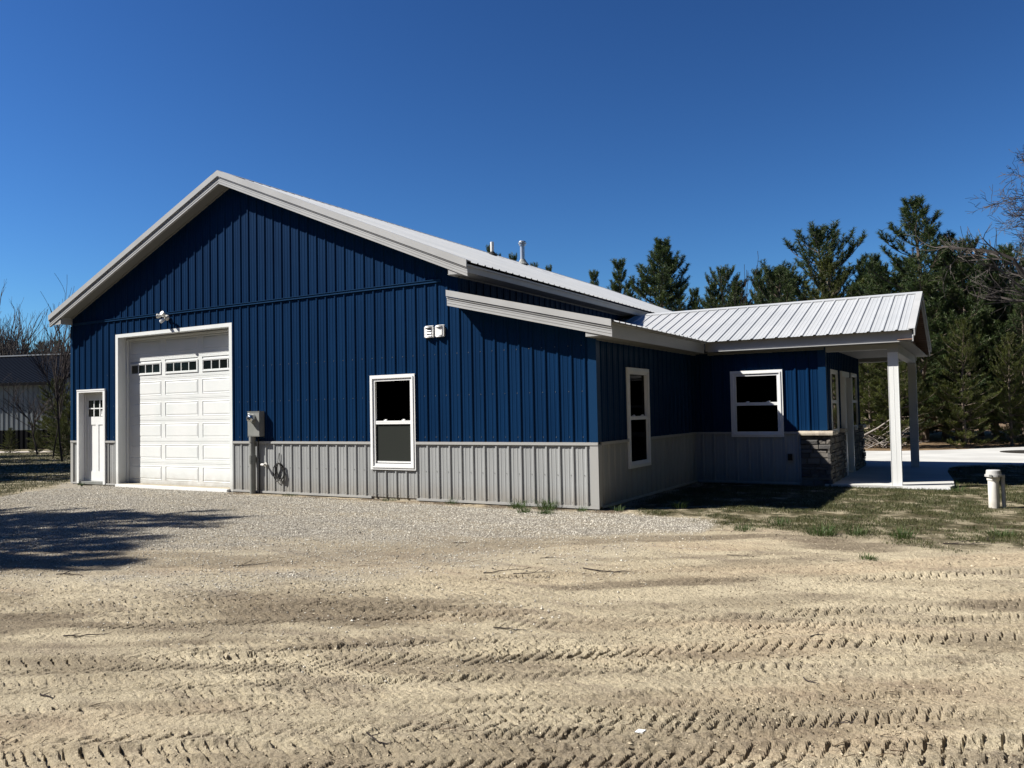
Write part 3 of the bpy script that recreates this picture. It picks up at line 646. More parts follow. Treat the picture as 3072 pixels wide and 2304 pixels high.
cc = MB(); pts = []  # coil of black cable
rg = random.Random(8); cx, cz = -6.655, .40
for i in range(0, 150):
    t = i/150; a = t*2*math.pi*4.2+.4; r_ = .155+.012*math.sin(a*1.7)+.02*t
    pts.append((cx+.045*math.sin(t*5)+r_*.62*math.cos(a), -.035-.012*(1+math.sin(i*.33)), cz-.02*t+r_*math.sin(a)*.98))
cc.path(pts, .0085, 6)
cc.path([(-6.70, -.03, .56), (-6.675, -.03, .66), (-6.66, -.024, .745), (-6.655, -.022, .75), (-6.645, -.026, .70), (-6.64, -.035, .58)], .005, 6)
cc.path([(-6.60, -.05, .24), (-6.56, -.05, .19), (-6.52, -.045, .23), (-6.50, -.045, .34)], .008, 6)
o = cc.build('cable_coil', DARKM); tag(o, 'coil of black cable hanging on the grey wainscot right of the meter', 'cable')

ob = thing('outlet_box', 'small dark weatherproof outlet on the shaded grey wall left of the stone', 'outlet', (1.84, Y1-.02, .49))
m = MB(); m.box(1.79, 1.89, Y1-.055, Y1-.0195, .42, .56); m.build('box', MGREY, ob); m = MB(); m.box(1.80, 1.88, Y1-.062, Y1-.0555, .43, .55); m.build('cover', DARKM, ob)

cp_ = thing('cleanout_pipe', 'thick white plastic standpipe with grey cap standing in the lawn', 'pipe', (5.116, 2.30, -.05))
X, Y = 5.116, 2.37
m = MB(); m.path([(X, Y, -.12), (X, Y, .375)], [.071, .071], 28); m.path([(X, Y, .33), (X, Y, .352), (X, Y, .405)], [.072, .083, .083], 28); m.build('pipe', PVC, cp_, smooth=False)
m = MB(); m.path([(X+.005, Y, .395), (X+.005, Y, .425)], [.112, .112], 28); m.path([(X+.005, Y, .425), (X+.005, Y, .48), (X+.005, Y, .49)], [.098, .092, .085], 28); m.build('cap', PVCG, cp_)
m = MB(); m.box(X-.05, X-.02, Y-.125, Y-.105, .39, .43); m.build('latch', MGREY, cp_)
m = MB(); m.path([(X+.125, Y+.04, -.12), (X+.115, Y+.04, .40)], [.027, .027], 14); m.path([(X+.115, Y+.04, .38), (X+.115, Y+.04, .42)], [.032, .032], 14); m.build('side_pipe', PVCG, cp_)

# ============================================================ GROUND
rs = np.random.RandomState(5)
_perm = rs.rand(256, 256)
def vnoise(x, y):
    xi = np.floor(x).astype(int); yi = np.floor(y).astype(int); fx = x-xi; fy = y-yi
    fx = fx*fx*(3-2*fx); fy = fy*fy*(3-2*fy); g = lambda a, b: _perm[a % 256, b % 256]
    return (g(xi, yi)*(1-fx)+g(xi+1, yi)*fx)*(1-fy)+(g(xi, yi+1)*(1-fx)+g(xi+1, yi+1)*fx)*fy
def fbm(x, y, s, o=4):
    t = 0; a = 1; n = 0
    for i in range(o): t = t+a*vnoise(x*s+i*17.3, y*s+i*9.1); n += a; a *= .5; s *= 2.03
    return t/n-.5
def sst(a, b, x): t = np.clip((x-a)/(b-a), 0, 1); return t*t*(3-2*t)
def gz(x, y):
    z = -.050-.050*sst(-1.2, -6., y)+0*x
    z = z+.02*sst(4., 9., y)
    return z+.012*fbm(x, y, .5, 2)
TD = np.array([.852, .523]); TN = np.array([-.523, .852])     # direction of the wheel tracks
# (point on centre line, half width, lug pitch, depth, along start, along end, bend)
TRK = [((3.03, -7.88), .20, .092, .027, -2.6, 3.2, .02, 1.0), ((2.9, -6.38), .21, .095, .026, -2.2, 3.6, .03, -1.0), ((.1, -7.95), .16, .09, .024, -1.5, 1.3, .04, 1.0), ((.9, -7.05), .15, .09, .022, -1.3, 1.5, .03, 1.0), ((-.3, -5.6), .14, .09, .014, -1.6, 1.6, .02, 1.0), ((3.4, -6.95), .10, .07, .014, -1.4, 2.2, .03, 1.0),
       ((.3, -6.55), .17, .095, .022, -1.8, 2.2, -.03, 1.0), ((-.6, -6.2), .15, .10, .018, -2.5, 2.4, .02, -1.0), ((2.2, -5.55), .15, .1, .010, -1.6, 2.6, .03, 1.0), ((4.0, -5.2), .16, .11, .008, -1.6, 2.6, .0, -1.0),
       ((1.7, -7.35), .13, .085, .010, -2.5, .2, .0, 1.0), ((5.0, -6.9), .17, .10, .016, -1.5, 2.5, .02, 1.0)]
_q = random.Random(17)
for _k in range(17):
    _t = -8.4+_k*.26+_q.uniform(-.08, .08); _s = _q.uniform(-4.5, 2.8); _c = (TD[0]*_s+TN[0]*_t, TD[1]*_s+TN[1]*_t); _l = _q.uniform(1.2, 3.2)
    TRK.append((_c, _q.uniform(.09, .19), _q.uniform(.055, .105), _q.uniform(.009, .021), -_l, _l, _q.uniform(-.05, .06), _q.choice((1., -1.))))
def masks(x, y):
    # pieces of different ground: gravel drive, lawn soil, dark churned soil
    n1 = fbm(x, y, .7, 4); n2 = fbm(x+40, y+11, 2.1, 4)
    line = np.interp(x, [-30, -8, -3.5, -1.1, .5, 1.55, 2.05, 2.2], [-9, -8, -5.9, -4.9, -3.6, -2.4, -1.45, 4])
    d = y-line+n1*1.3+n2*.7
    ln_ = fbm((x*TD[0]+y*TD[1])*.22, (x*TN[0]+y*TN[1])*1.3, 1.1, 3)
    grav = sst(-1.9, 1.1, d+n2*1.2)*(1-.55*sst(-.02, .16, ln_)*sst(2.6, .8, d))*sst(2.15, 1.9, x+n2*.5)
    left_edge = -11.9+ (y+2.4)*-.72            # lawn at far left
    grav = grav*sst(-.25, .15, x-left_edge+n2*.5)
    grav = grav*np.where((x > -7.9) & (x < 3), sst(-.02, -.42+.0, y+n2*.3+.05), 1)   # bare strip along the wall
    gl = np.interp(x, [.3, 1.2, 1.9, 2.7, 3.5, 4.3, 5.4, 9, 30], [.3, -.35, -.75, -.95, -1.1, -1.5, -1.45, -1.5, -1.5])
    lawnr = sst(-.35, .35, y-gl+n1*.9+n2*.8)*sst(-.2, .2, x-.2)
    lawnl = sst(.25, -.15, x-left_edge+n2*.5)
    back = sst(9.5, 11, y)*sst(-2, 0, x)
    return grav, np.clip(lawnr+lawnl, 0, 1)*(1-grav), back
def height(x, y):
    z = gz(x, y); g, l, b = masks(x, y)
    r = np.hypot(x-CAMP[0], y-CAMP[1]); fine = sst(20, 12, r)
    sand = (1-g)*(1-l)
    z = z+fine*(.022*fbm(x, y, 2.2, 3)+sand*.012*np.abs(fbm(x+7, y*1.0, 9, 4))+.006*fbm(x, y, 26, 3)+sand*.009*fbm(x+3, y, 52, 3))
    rough = sst(-.06, .16, fbm((x*TD[0]+y*TD[1])*.3+5, (x*TN[0]+y*TN[1])*1.3, 1.4, 4))*sand*sst(-4.2, -5.4, y-.4*(x-1))
    z = z+fine*rough*(.030*np.clip(fbm(x, y+3, 12, 3)-.02, 0, 1)+.030*np.clip(fbm(x+9, y, 27, 3), 0, 1))
    s9 = (x*TD[0]+y*TD[1]); t9 = (x*TN[0]+y*TN[1])
    z = z+fine*sand*(.012*fbm(s9*.30, t9*1.6, 24, 3)+.04*np.clip(fbm(s9*.35+3, t9*1.6, 11, 4)-.10, 0, 1))
    # clods along the drive direction
    s = (x*TD[0]+y*TD[1]); t = (x*TN[0]+y*TN[1])
    cl = np.clip(fbm(s*.55, t*2.0, 3.1, 4)-.08, 0, 1); z = z+fine*sand*.05*cl*sst(-4.6, -5.6, y-.35*(x-2))
    fw = fbm(s*.3, t*1.6, 14, 3); z = z+fine*sand*.010*fw
    for ti, (c, hw, p, dep, a, e, bd, sg) in enumerate(TRK):
        sharp = 1. if ti < 3 else .35
        ss = (x-c[0])*TD[0]+(y-c[1])*TD[1]; tt = (x-c[0])*TN[0]+(y-c[1])*TN[1]-bd*ss*ss*.3-.05*np.sin(ss*.9)
        q = np.abs(tt)/hw; inside = sst(1.12, .92, q)*sst(a, a+.5, ss)*sst(e, e-.5, ss)
        if not np.any(inside > 0): continue
        wv = fbm(x, y, 5, 3); fade = (.30+.4*sharp)+(.70-.4*sharp)*sst(-.22, .10, fbm(x+c[0]*3, y, 1.9, 4))
        ph = (ss+sg*np.abs(tt)*.75+.025*wv+(.02-.012*sharp)*fbm(x, y+5, 14, 2))/p; fr = ph-np.floor(ph)
        w_ = (.34+.10*wv)*(1.25-.45*sharp)
        lug = sst(.0, .07, fr)*sst(w_, w_*.55, fr)*(.45+1.2*np.clip(fbm(x+2, y, 5, 3)+.35, 0, 1))
        side = sst(.08, .2, q)
        z = z*(1-0)+inside*fade*(-dep*.15-dep*1.0*lug*side)
        berm = np.exp(-((q-1.22)/.17)**2)*sst(a, a+.5, ss)*sst(e, e-.5, ss)*fade; z = z+berm*dep*.40*(1+3*fbm(x, y, 12, 3))
    return z
def ang_axis():
    c = math.atan2(_f[1], _f[0]); a = [c-math.pi]
    seg = [(c-math.pi, c-R(47), 40), (c-R(47), c+R(47), 860), (c+R(47), c+math.pi, 40)]
    out = []
    for s0, s1, n in seg: out += list(np.linspace(s0, s1, n, endpoint=False))
    return np.array(out)
A_ = ang_axis()
rr_ = np.concatenate([[.02, .6, 1.2, 1.8, 2.2], np.geomspace(2.5, 20, 640), np.geomspace(20, 1500, 70)[1:]])
GA, GR = np.meshgrid(A_, rr_); gxx = CAMP[0]+GR*np.cos(GA); gyy = CAMP[1]+GR*np.sin(GA)
GZ = height(gxx, gyy)
# keep the ground below slabs and floors
def inside_poly(poly, x, y):
    r = np.zeros(x.shape, bool); n = len(poly); j = n-1
    for i in range(n):
        (xi, yi), (xj, yj) = poly[i], poly[j]
        c = ((yi > y) != (yj > y)) & (x < (xj-xi)*(y-yi)/(yj-yi+1e-12)+xi); r ^= c; j = i
    return r
SLAB = [(2.45, 4.76), (4.47, 4.76), (4.55, 5.2), (4.50, 6.4), (4.34, 8.4), (4.33, 9.6), (4.55, 10.35), (5.1, 10.85), (6.2, 11.15), (9.0, 11.5), (16, 12.2), (16, 23), (9.5, 20.9), (6.2, 19.5), (4.4, 17.6), (2.8, 16.4), (.8, 16.2), (-2.2, 16.2), (-2.2, 9.9), (2.45, 9.9)]
ins = inside_poly(SLAB, gxx, gyy); bi = (gxx > -W+.05) & (gxx < -.05) & (gyy > .05) & (gyy < L); bi |= (gxx >= -.05) & (gxx < X1) & (gyy > Y1+.05) & (gyy < Y2)
GZ = np.where(ins | bi, np.minimum(GZ, -.13), GZ)
m = MB(); nr, na = GZ.shape
V = np.stack([gxx, gyy, GZ], -1).reshape(-1, 3)
i = np.arange(nr-1)[:, None]; j = np.arange(na)[None]; jn = (j+1) % na
F = np.stack([i*na+j+0*jn, i*na+jn, (i+1)*na+jn, (i+1)*na+j+0*jn], -1).reshape(-1, 4)
m.add(V, F)
def groundmat():
    M = bpy.data.materials.new('sandy_yard_ground'); M.use_nodes = True; t = M.node_tree; b = t.nodes['Principled BSDF']; N = t.nodes.new; Lk = t.links.new
    tc = N('ShaderNodeTexCoord'); co = tc.outputs['Object']
    def noise(s, d, vec=co, r=.55):
        n = N('ShaderNodeTexNoise'); n.inputs['Scale'].default_value = s; n.inputs['Detail'].default_value = d; n.inputs['Roughness'].default_value = r; Lk(vec, n.inputs['Vector']); return n.outputs[0]
    def ramp(f, a, b_, p0=.35, p1=.65):
        r = N('ShaderNodeValToRGB'); e = r.color_ramp.elements; e[0].color = (*a, 1); e[1].color = (*b_, 1); e[0].position = p0; e[1].position = p1; Lk(f, r.inputs[0]); return r.outputs[0]
    def mix(f, a, b_, bt='MIX'):
        x = N('ShaderNodeMix'); x.data_type = 'RGBA'; x.blend_type = bt
        if isinstance(f, float): x.inputs[0].default_value = f
        else: Lk(f, x.inputs[0])
        Lk(a, x.inputs[6]); Lk(b_, x.inputs[7]); return x.outputs[2]
    def attr(n): a = N('ShaderNodeAttribute'); a.attribute_name = n; return a.outputs['Fac']
    mp = N('ShaderNodeMapping'); mp.inputs['Rotation'].default_value = (0, 0, -math.atan2(TD[1], TD[0])); mp.inputs['Scale'].default_value = (.35, 1.6, 1); Lk(co, mp.inputs[0]); al = mp.outputs[0]
    sand = ramp(noise(1.1, 6, al), (.31, .255, .165), (.50, .43, .295), .33, .60)
    sand = mix(ramp(noise(3.2, 6, al), (0, 0, 0), (1, 1, 1), .50, .68), sand, ramp(noise(40, 4), (.15, .115, .08), (.25, .20, .14)))
    sand = mix(.45, sand, ramp(noise(120, 6, r=.8), (.07, .057, .043), (.62, .55, .41), .36, .60))
    vo = N('ShaderNodeTexVoronoi'); vo.inputs['Scale'].default_value = 48; Lk(co, vo.inputs['Vector'])
    vo2 = N('ShaderNodeTexVoronoi'); vo2.inputs['Scale'].default_value = 48; vo2.feature = 'DISTANCE_TO_EDGE'; Lk(co, vo2.inputs['Vector'])
    sep = N('ShaderNodeSeparateColor'); Lk(vo.outputs['Color'], sep.inputs[0])
    gr = ramp(sep.outputs[0], (.18, .165, .14), (.50, .47, .405), .1, .95)
    gr = mix(ramp(vo2.outputs['Distance'], (1, 1, 1), (0, 0, 0), .0, .18), gr, ramp(noise(20, 3), (.12, .105, .085), (.2, .18, .15)))
    gr = mix(ramp(noise(1.3, 6, al), (0, 0, 0), (1, 1, 1), .40, .60), gr, ramp(noise(90, 5, r=.75), (.17, .145, .105), (.44, .39, .30)))
    soil = ramp(noise(7, 6), (.030, .028, .015), (.10, .082, .046)); soil = mix(ramp(noise(2.2, 7, r=.7), (0, 0, 0), (1, 1, 1), .48, .60), soil, sand)
    soil = mix(.3, soil, ramp(noise(120, 4), (.03, .035, .015), (.16, .14, .075)))
    need = ramp(noise(3, 6), (.10, .065, .035), (.24, .16, .095)); need = mix(.4, need, ramp(noise(50, 5), (.05, .035, .02), (.28, .21, .13)))
    sand = mix(attr('warm'), sand, mix(.35, sand, ramp(noise(9, 5), (.32, .225, .15), (.48, .38, .255))))
    c = mix(attr('gravel'), sand, gr); c = mix(attr('lawn'), c, soil); c = mix(attr('back'), c, need)
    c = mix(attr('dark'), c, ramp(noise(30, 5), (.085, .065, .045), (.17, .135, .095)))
    Lk(c, b.inputs['Base Color']); b.inputs['Roughness'].default_value = .95; b.inputs['Specular IOR Level'].default_value = .15
    b1 = N('ShaderNodeBump'); b1.inputs['Strength'].default_value = 1.; b1.inputs['Distance'].default_value = .022; Lk(noise(48, 6, r=.7), b1.inputs['Height'])
    b2 = N('ShaderNodeBump'); b2.inputs['Strength'].default_value = .7; b2.inputs['Distance'].default_value = .006; Lk(noise(190, 3), b2.inputs['Height']); Lk(b1.outputs[0], b2.inputs['Normal'])
    b3 = N('ShaderNodeBump'); b3.inputs['Distance'].default_value = .012; Lk(attr('gravel'), b3.inputs['Strength']); Lk(vo2.outputs['Distance'], b3.inputs['Height']); Lk(b2.outputs[0], b3.inputs['Normal'])
    Lk(b3.outputs[0], b.inputs['Normal']); return M
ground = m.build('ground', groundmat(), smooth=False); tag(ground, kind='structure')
g_, l_, b_ = masks(gxx, gyy)
s_ = gxx*TD[0]+gyy*TD[1]; t_ = gxx*TN[0]+gyy*TN[1]
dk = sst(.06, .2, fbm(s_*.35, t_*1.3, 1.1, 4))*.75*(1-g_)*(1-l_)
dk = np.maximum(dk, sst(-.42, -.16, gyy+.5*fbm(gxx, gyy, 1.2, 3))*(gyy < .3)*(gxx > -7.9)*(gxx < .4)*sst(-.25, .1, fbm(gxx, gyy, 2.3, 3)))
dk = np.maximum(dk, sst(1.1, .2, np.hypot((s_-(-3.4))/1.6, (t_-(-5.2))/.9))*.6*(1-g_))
trk_ = np.zeros(gxx.shape)
for (c, hw, p, dep, a, e, bd, sg) in TRK:
    ss = (gxx-c[0])*TD[0]+(gyy-c[1])*TD[1]; tt = (gxx-c[0])*TN[0]+(gyy-c[1])*TN[1]-bd*ss*ss*.3-.05*np.sin(ss*.9)
    trk_ = np.maximum(trk_, sst(1.5, .7, np.abs(tt)/hw)*sst(a, a+.7, ss)*sst(e, e-.7, ss)*min(1., dep/.022))
nz_ = fbm(s_*.5, t_*1.8, 2.4, 4)
dk = np.maximum(dk, trk_*sst(-.10, .18, nz_)*.48*(1-g_)*(1-l_)); dk = np.maximum(dk, sst(.08, .22, fbm(s_*.4+9, t_*1.7, 1.7, 4))*.42*(1-g_)*(1-l_))
wm_ = sst(-.02, .2, fbm(s_*.35+4, t_*1.2+7, 1.2, 4))
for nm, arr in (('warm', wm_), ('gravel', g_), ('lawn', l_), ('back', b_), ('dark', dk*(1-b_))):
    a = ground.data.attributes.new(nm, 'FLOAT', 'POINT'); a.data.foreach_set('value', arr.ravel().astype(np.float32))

m = MB(); m.prism(SLAB, -.15, 0.0); patio = m.build('patio', CONC); tag(patio, kind='structure')
m = MB(); m.box(3.76, 4.50, 4.735, 4.757, -.10, .012); o = m.build('sunlit_edge_strip', WHITE); tag(o, 'white strip standing in for the sunlit front edge of the porch slab', 'slab edge')  # white strip paints the sunlit front edge of the slab
m = MB(); m.path([(6.35, 16.4, -.01), (6.35, 16.4, .012)], [.92, .90], 40); o = m.build('tree_bed', mat('dark_bed_soil', (.02, .018, .015), .9)); tag(o, kind='structure')

# gravel stones (loose, uncountable)
def scatter(n, fx, seed):
    q = np.random.RandomState(seed); out = []
    while len(out) < n:
        x, y = fx(q); out.append((x, y))
    return np.array(out)
q = np.random.RandomState(2); N_ = 240000
px = q.uniform(-12.5, 2.4, N_); py = q.uniform(-7.5, .0, N_); g, l, b = masks(px, py)
keep = (q.rand(N_) < np.clip(g**2*.8+.03, 0, 1)) & ~((py > -.05)); px, py = px[keep], py[keep]
n = len(px); pz = height(px, py); sz = q.uniform(.004, .0105, n)*(1+.6*(q.rand(n) > .95)); th_ = q.uniform(0, 6.28, n)
oct_ = np.array([(1, 0, 0), (0, 1, 0), (-1, 0, 0), (0, -1, 0), (0, 0, .7), (0, 0, -.7)])
V = oct_[None]*sz[:, None, None]*(1+.5*q.uniform(-1, 1, (n, 6, 1))); c, s = np.cos(th_)[:, None], np.sin(th_)[:, None]
VX = V[..., 0]*c-V[..., 1]*s+px[:, None]; VY = V[..., 0]*s+V[..., 1]*c+py[:, None]; VZ = V[..., 2]+pz[:, None]+sz[:, None]*.3
F = np.array([[0, 1, 4], [1, 2, 4], [2, 3, 4], [3, 0, 4], [1, 0, 5], [2, 1, 5], [3, 2, 5], [0, 3, 5]])[None]+(np.arange(n)*6)[:, None, None]
m = MB(); m.add(np.stack([VX, VY, VZ], -1).reshape(-1, 3), F.reshape(-1, 3), np.repeat(q.rand(n), 6))
GST = mat('crushed_stone', (.4, .38, .34), .9, tint=((.20, .18, .15), (.68, .64, .55)))
o = m.build('gravel', GST, col=True); tag(o, 'grey crushed stone spread in front of the gable wall', 'gravel', kind='stuff')
# pebbles and clods on the sand
q = np.random.RandomState(4); N_ = 26000
ra = q.uniform(2.6, 11, N_)**1.0; aa = math.atan2(_f[1], _f[0])+q.uniform(-.8, .8, N_); px = CAMP[0]+ra*np.cos(aa); py = CAMP[1]+ra*np.sin(aa)
g, l, b = masks(px, py); keep = (g < .5) & (py < .0); px, py = px[keep], py[keep]; n = len(px); pz = height(px, py); sz = q.uniform(.002, .009, n)*(1+1.2*(q.rand(n) > .98)); th_ = q.uniform(0, 6.28, n)
V = oct_[None]*sz[:, None, None]*(1+.5*q.uniform(-1, 1, (n, 6, 1))); c, s = np.cos(th_)[:, None], np.sin(th_)[:, None]
F = np.array([[0, 1, 4], [1, 2, 4], [2, 3, 4], [3, 0, 4], [1, 0, 5], [2, 1, 5], [3, 2, 5], [0, 3, 5]])[None]+(np.arange(n)*6)[:, None, None]
m = MB(); m.add(np.stack([V[..., 0]*c-V[..., 1]*s+px[:, None], V[..., 0]*s+V[..., 1]*c+py[:, None], V[..., 2]+pz[:, None]], -1).reshape(-1, 3), F.reshape(-1, 3), np.repeat(q.rand(n), 6))
o = m.build('pebbles', mat('pebble_stone', (.3, .25, .18), .9, tint=((.10, .08, .055), (.50, .43, .31))), col=True); tag(o, 'small pebbles and crumbs of soil strewn over the sandy yard', 'pebbles', kind='stuff')

q = np.random.RandomState(14); N_ = 5200; ra = q.uniform(2.7, 12.5, N_); aa = math.atan2(_f[1], _f[0])+q.uniform(-.75, .75, N_); px = CAMP[0]+ra*np.cos(aa); py = CAMP[1]+ra*np.sin(aa)
g, l, b = masks(px, py); cl_ = fbm((px*TD[0]+py*TD[1])*.5, (px*TN[0]+py*TN[1])*1.5, 1.5, 4); keep = (g < .7) & (py < 1) & (q.rand(N_) < sst(-.12, .15, cl_)+.12); px, py = px[keep], py[keep]; n = len(px)
an = q.uniform(-.9, .9, n)+math.atan2(TD[1], TD[0]); ln = q.uniform(.008, .035, n)*(1+2.5*(q.rand(n) > .93)); d = np.stack([np.cos(an), np.sin(an), q.uniform(-.1, .35, n)], -1); P = np.stack([px, py, height(px, py)+.003], -1)
wb_ = np.stack([-np.sin(an), np.cos(an), 0*an], -1)*(q.uniform(.0012, .0035, n)[:, None]); up = np.array([0, 0, .0025]); Q = P+d*ln[:, None]; k = (P+Q)/2+wb_*q.uniform(-3, 3, n)[:, None]+up*q.uniform(0, 2.5, n)[:, None]
m = MB(); m.tubes(P, k, .0022, .0018, 4, q.rand(n).repeat(8)); m.tubes(k, Q, .0018, .0008, 4, q.rand(n).repeat(8))
o = m.build('debris', mat('wood_debris', (.05, .035, .022), .9, tint=((.02, .014, .01), (.13, .09, .055))), col=True); tag(o, 'dark root fibres and bark crumbs strewn over the sandy yard', 'debris', kind='stuff')
# grass
def blades(px, py, pz, q, hmin, hmax, wd, lean=.6, tint=None, ctr=None):
    n = len(px); h = q.uniform(hmin, hmax, n)*q.uniform(.6, 1, n); a = q.uniform(0, 6.28, n); ln = q.uniform(.1, lean, n)*h
    if ctr is not None: a = np.arctan2(py-ctr[1], px-ctr[0])+q.uniform(-.7, .7, n)
    w2 = wd*q.uniform(.6, 1.3, n)
    dx, dy = np.cos(a), np.sin(a); b2 = a+q.uniform(-.6, .6, n)+1.57
    P0 = np.stack([px-np.cos(b2)*w2, py-np.sin(b2)*w2, pz-.01], -1); P1 = np.stack([px+np.cos(b2)*w2, py+np.sin(b2)*w2, pz-.01], -1)
    M0 = np.stack([px+dx*ln*.35-np.cos(b2)*w2*.8, py+dy*ln*.35-np.sin(b2)*w2*.8, pz+h*.6], -1); M1 = np.stack([px+dx*ln*.35+np.cos(b2)*w2*.8, py+dy*ln*.35+np.sin(b2)*w2*.8, pz+h*.6], -1)
    T = np.stack([px+dx*ln, py+dy*ln, pz+h], -1)
    V = np.stack([P0, P1, M1, M0, T], 1).reshape(-1, 3); k = (np.arange(n)*5)[:, None]
    return V, np.array([[0, 1, 2, 3]])+k, np.array([[3, 2, 4]])+k, np.repeat(q.rand(n) if tint is None else tint, 5)
def addbl(mb, bl):
    V, F4, F3, c = bl; n0 = mb.n; mb.add(V, F4, c); mb.L.append((F3+n0).ravel()); mb.S.append(np.full(len(F3), 3))
q = np.random.RandomState(9); N_ = 560000; px = q.uniform(.0, 9.5, N_); py = q.uniform(-2.4, 11.5, N_)
g, l, b = masks(px, py); dens = np.clip(l*sst(-.10, .09, fbm(px, py, 2.3, 4)+.35*fbm(px, py, 7, 3)+.05*sst(-.5, 2.5, py))*1.1, 0, 1)*np.where(py > 5, .6, 1)
keep = (q.rand(N_) < dens*.85) & ~inside_poly(SLAB, px, py) & ~((px < X1+.1) & (py > Y1-.1)) & (px > .05)
px, py = px[keep], py[keep]; pz = height(px, py); m = MB(); addbl(m, blades(px, py, pz, q, .015, .050, .0026, 1.3))
N_ = 60000; a1 = q.uniform(-34, -11.6, N_); a2 = q.uniform(-3, 9, N_); g, l, b = masks(a1, a2); keep = (q.rand(N_) < l*.8) & ((a1 < -13.6) | (a2 < -.1)); a1, a2 = a1[keep], a2[keep]
addbl(m, blades(a1, a2, height(a1, a2), q, .03, .07, .006, 1.2))
o = m.build('grass', GRASS, col=True); tag(o, 'thin patchy olive grass of the lawn around the building', 'grass', kind='stuff')
# single grass tufts
def tuft(x, y, r_, n, h, label, grp, seed):
    q = np.random.RandomState(seed); rad = r_*np.sqrt(q.rand(n)); a = q.uniform(0, 6.28, n); bx, by = x+rad*np.cos(a)*.6, y+rad*np.sin(a)*.6
    m = MB(); V, F4, F3, c = blades(bx, by, height(bx, by), q, h*.35, h*1.25, .0030, 1.7, ctr=(x, y))
    addbl(m, (V, F4, F3, c)); o = bpy_t = thing('grass_tuft', label, 'grass tuft', (x, y, float(height(np.array([x]), np.array([y]))[0])), grp); m.build('blades', TUFTM, o, col=True)
TG = 'green grass tufts sprouting along the wall and the sand'
TF = [(-2.6, -.13, .16, 60, .10, 'low tuft of grass at the wainscot foot, first right of the window'), (-1.32, -.17, .20, 150, .15, 'wide spiky grass tuft against the wainscot, left of the tallest one'),
      (-.80, -.16, .24, 200, .20, 'tallest spiky grass tuft against the grey wainscot near the corner'), (-.95, -.60, .17, 130, .12, 'round dark green tuft in the gravel, the left one of two'), (-.58, -.62, .20, 140, .10, 'broad low tuft in the gravel, the right one of two'),
      (-.18, -.20, .13, 70, .09, 'small tuft by the grey corner trim'), (.30, .02, .13, 60, .09, 'small pale tuft just round the corner of the wall'), (1.0, .72, .2, 110, .15, 'pale spiky tuft at the edge of the dark shade'),
      (2.72, -.45, .22, 120, .10, 'dense tuft at the front of the lawn beside bare sand'), (2.45, -1.15, .20, 110, .09, 'tuft standing alone on sand left of the lawn front'), (3.35, -1.12, .26, 240, .14, 'largest dark green tuft at the lawn front edge'),
      (3.68, -.95, .2, 130, .12, 'medium tuft touching the largest one on its right'), (4.18, -1.0, .22, 170, .13, 'round tuft at the lawn front below the porch post'), (5.15, -.45, .22, 120, .11, 'loose tuft in the thin lawn below the white standpipe'),
      (3.99, -2.43, .15, 110, .06, 'flat dark tuft alone out on the open sand'), (4.62, 4.60, .16, 60, .16, 'dry spiky tuft at the slab corner past the white strip'), (-12.95, -.12, .1, 50, .08, 'small tuft at the left jamb of the entry door'), (-6.3, -.10, .25, 90, .06, 'thin low tuft below the cable coil'), (-3.9, -.12, .2, 70, .07, 'thin low tuft below the front window')]
for k, (x, y, r_, n, h, lb) in enumerate(TF): tuft(x, y, r_, n, h, lb, TG, 100+k)

# twigs and litter on the yard
def twig(x, y, ang, ln, r_, seed, label, forks=2):
    q = random.Random(seed); p = np.array([x, y, 0.]); pts = []; a = ang
    for i in range(7): pts.append(p.copy()); a += q.uniform(-.25, .25); p = p+np.array([math.cos(a), math.sin(a), 0])*ln/6
    pts = np.array(pts); pts[:, 2] = height(pts[:, 0], pts[:, 1])+r_+.004; m = MB(); m.path(pts, np.linspace(r_, r_*.4, 7), 5)
    for k in range(forks):
        i0 = q.randint(1, 4); b = ang+q.choice((-1, 1))*q.uniform(.4, .9); f = [pts[i0]+np.array([math.cos(b), math.sin(b), .25])*ln*.32*t for t in (0, .5, 1)]; m.path(f, [r_*.6, r_*.45, r_*.25], 4)
    o = m.build('twig', GREYB); tag(o, label, 'twig', 'twigs scattered on the sandy yard')
def gp(u, v):
    d = ray(u, v); t = (-.1-CAMP[2])/d[2]; P = CAMP+d*t; return P[0], P[1]
TW = []
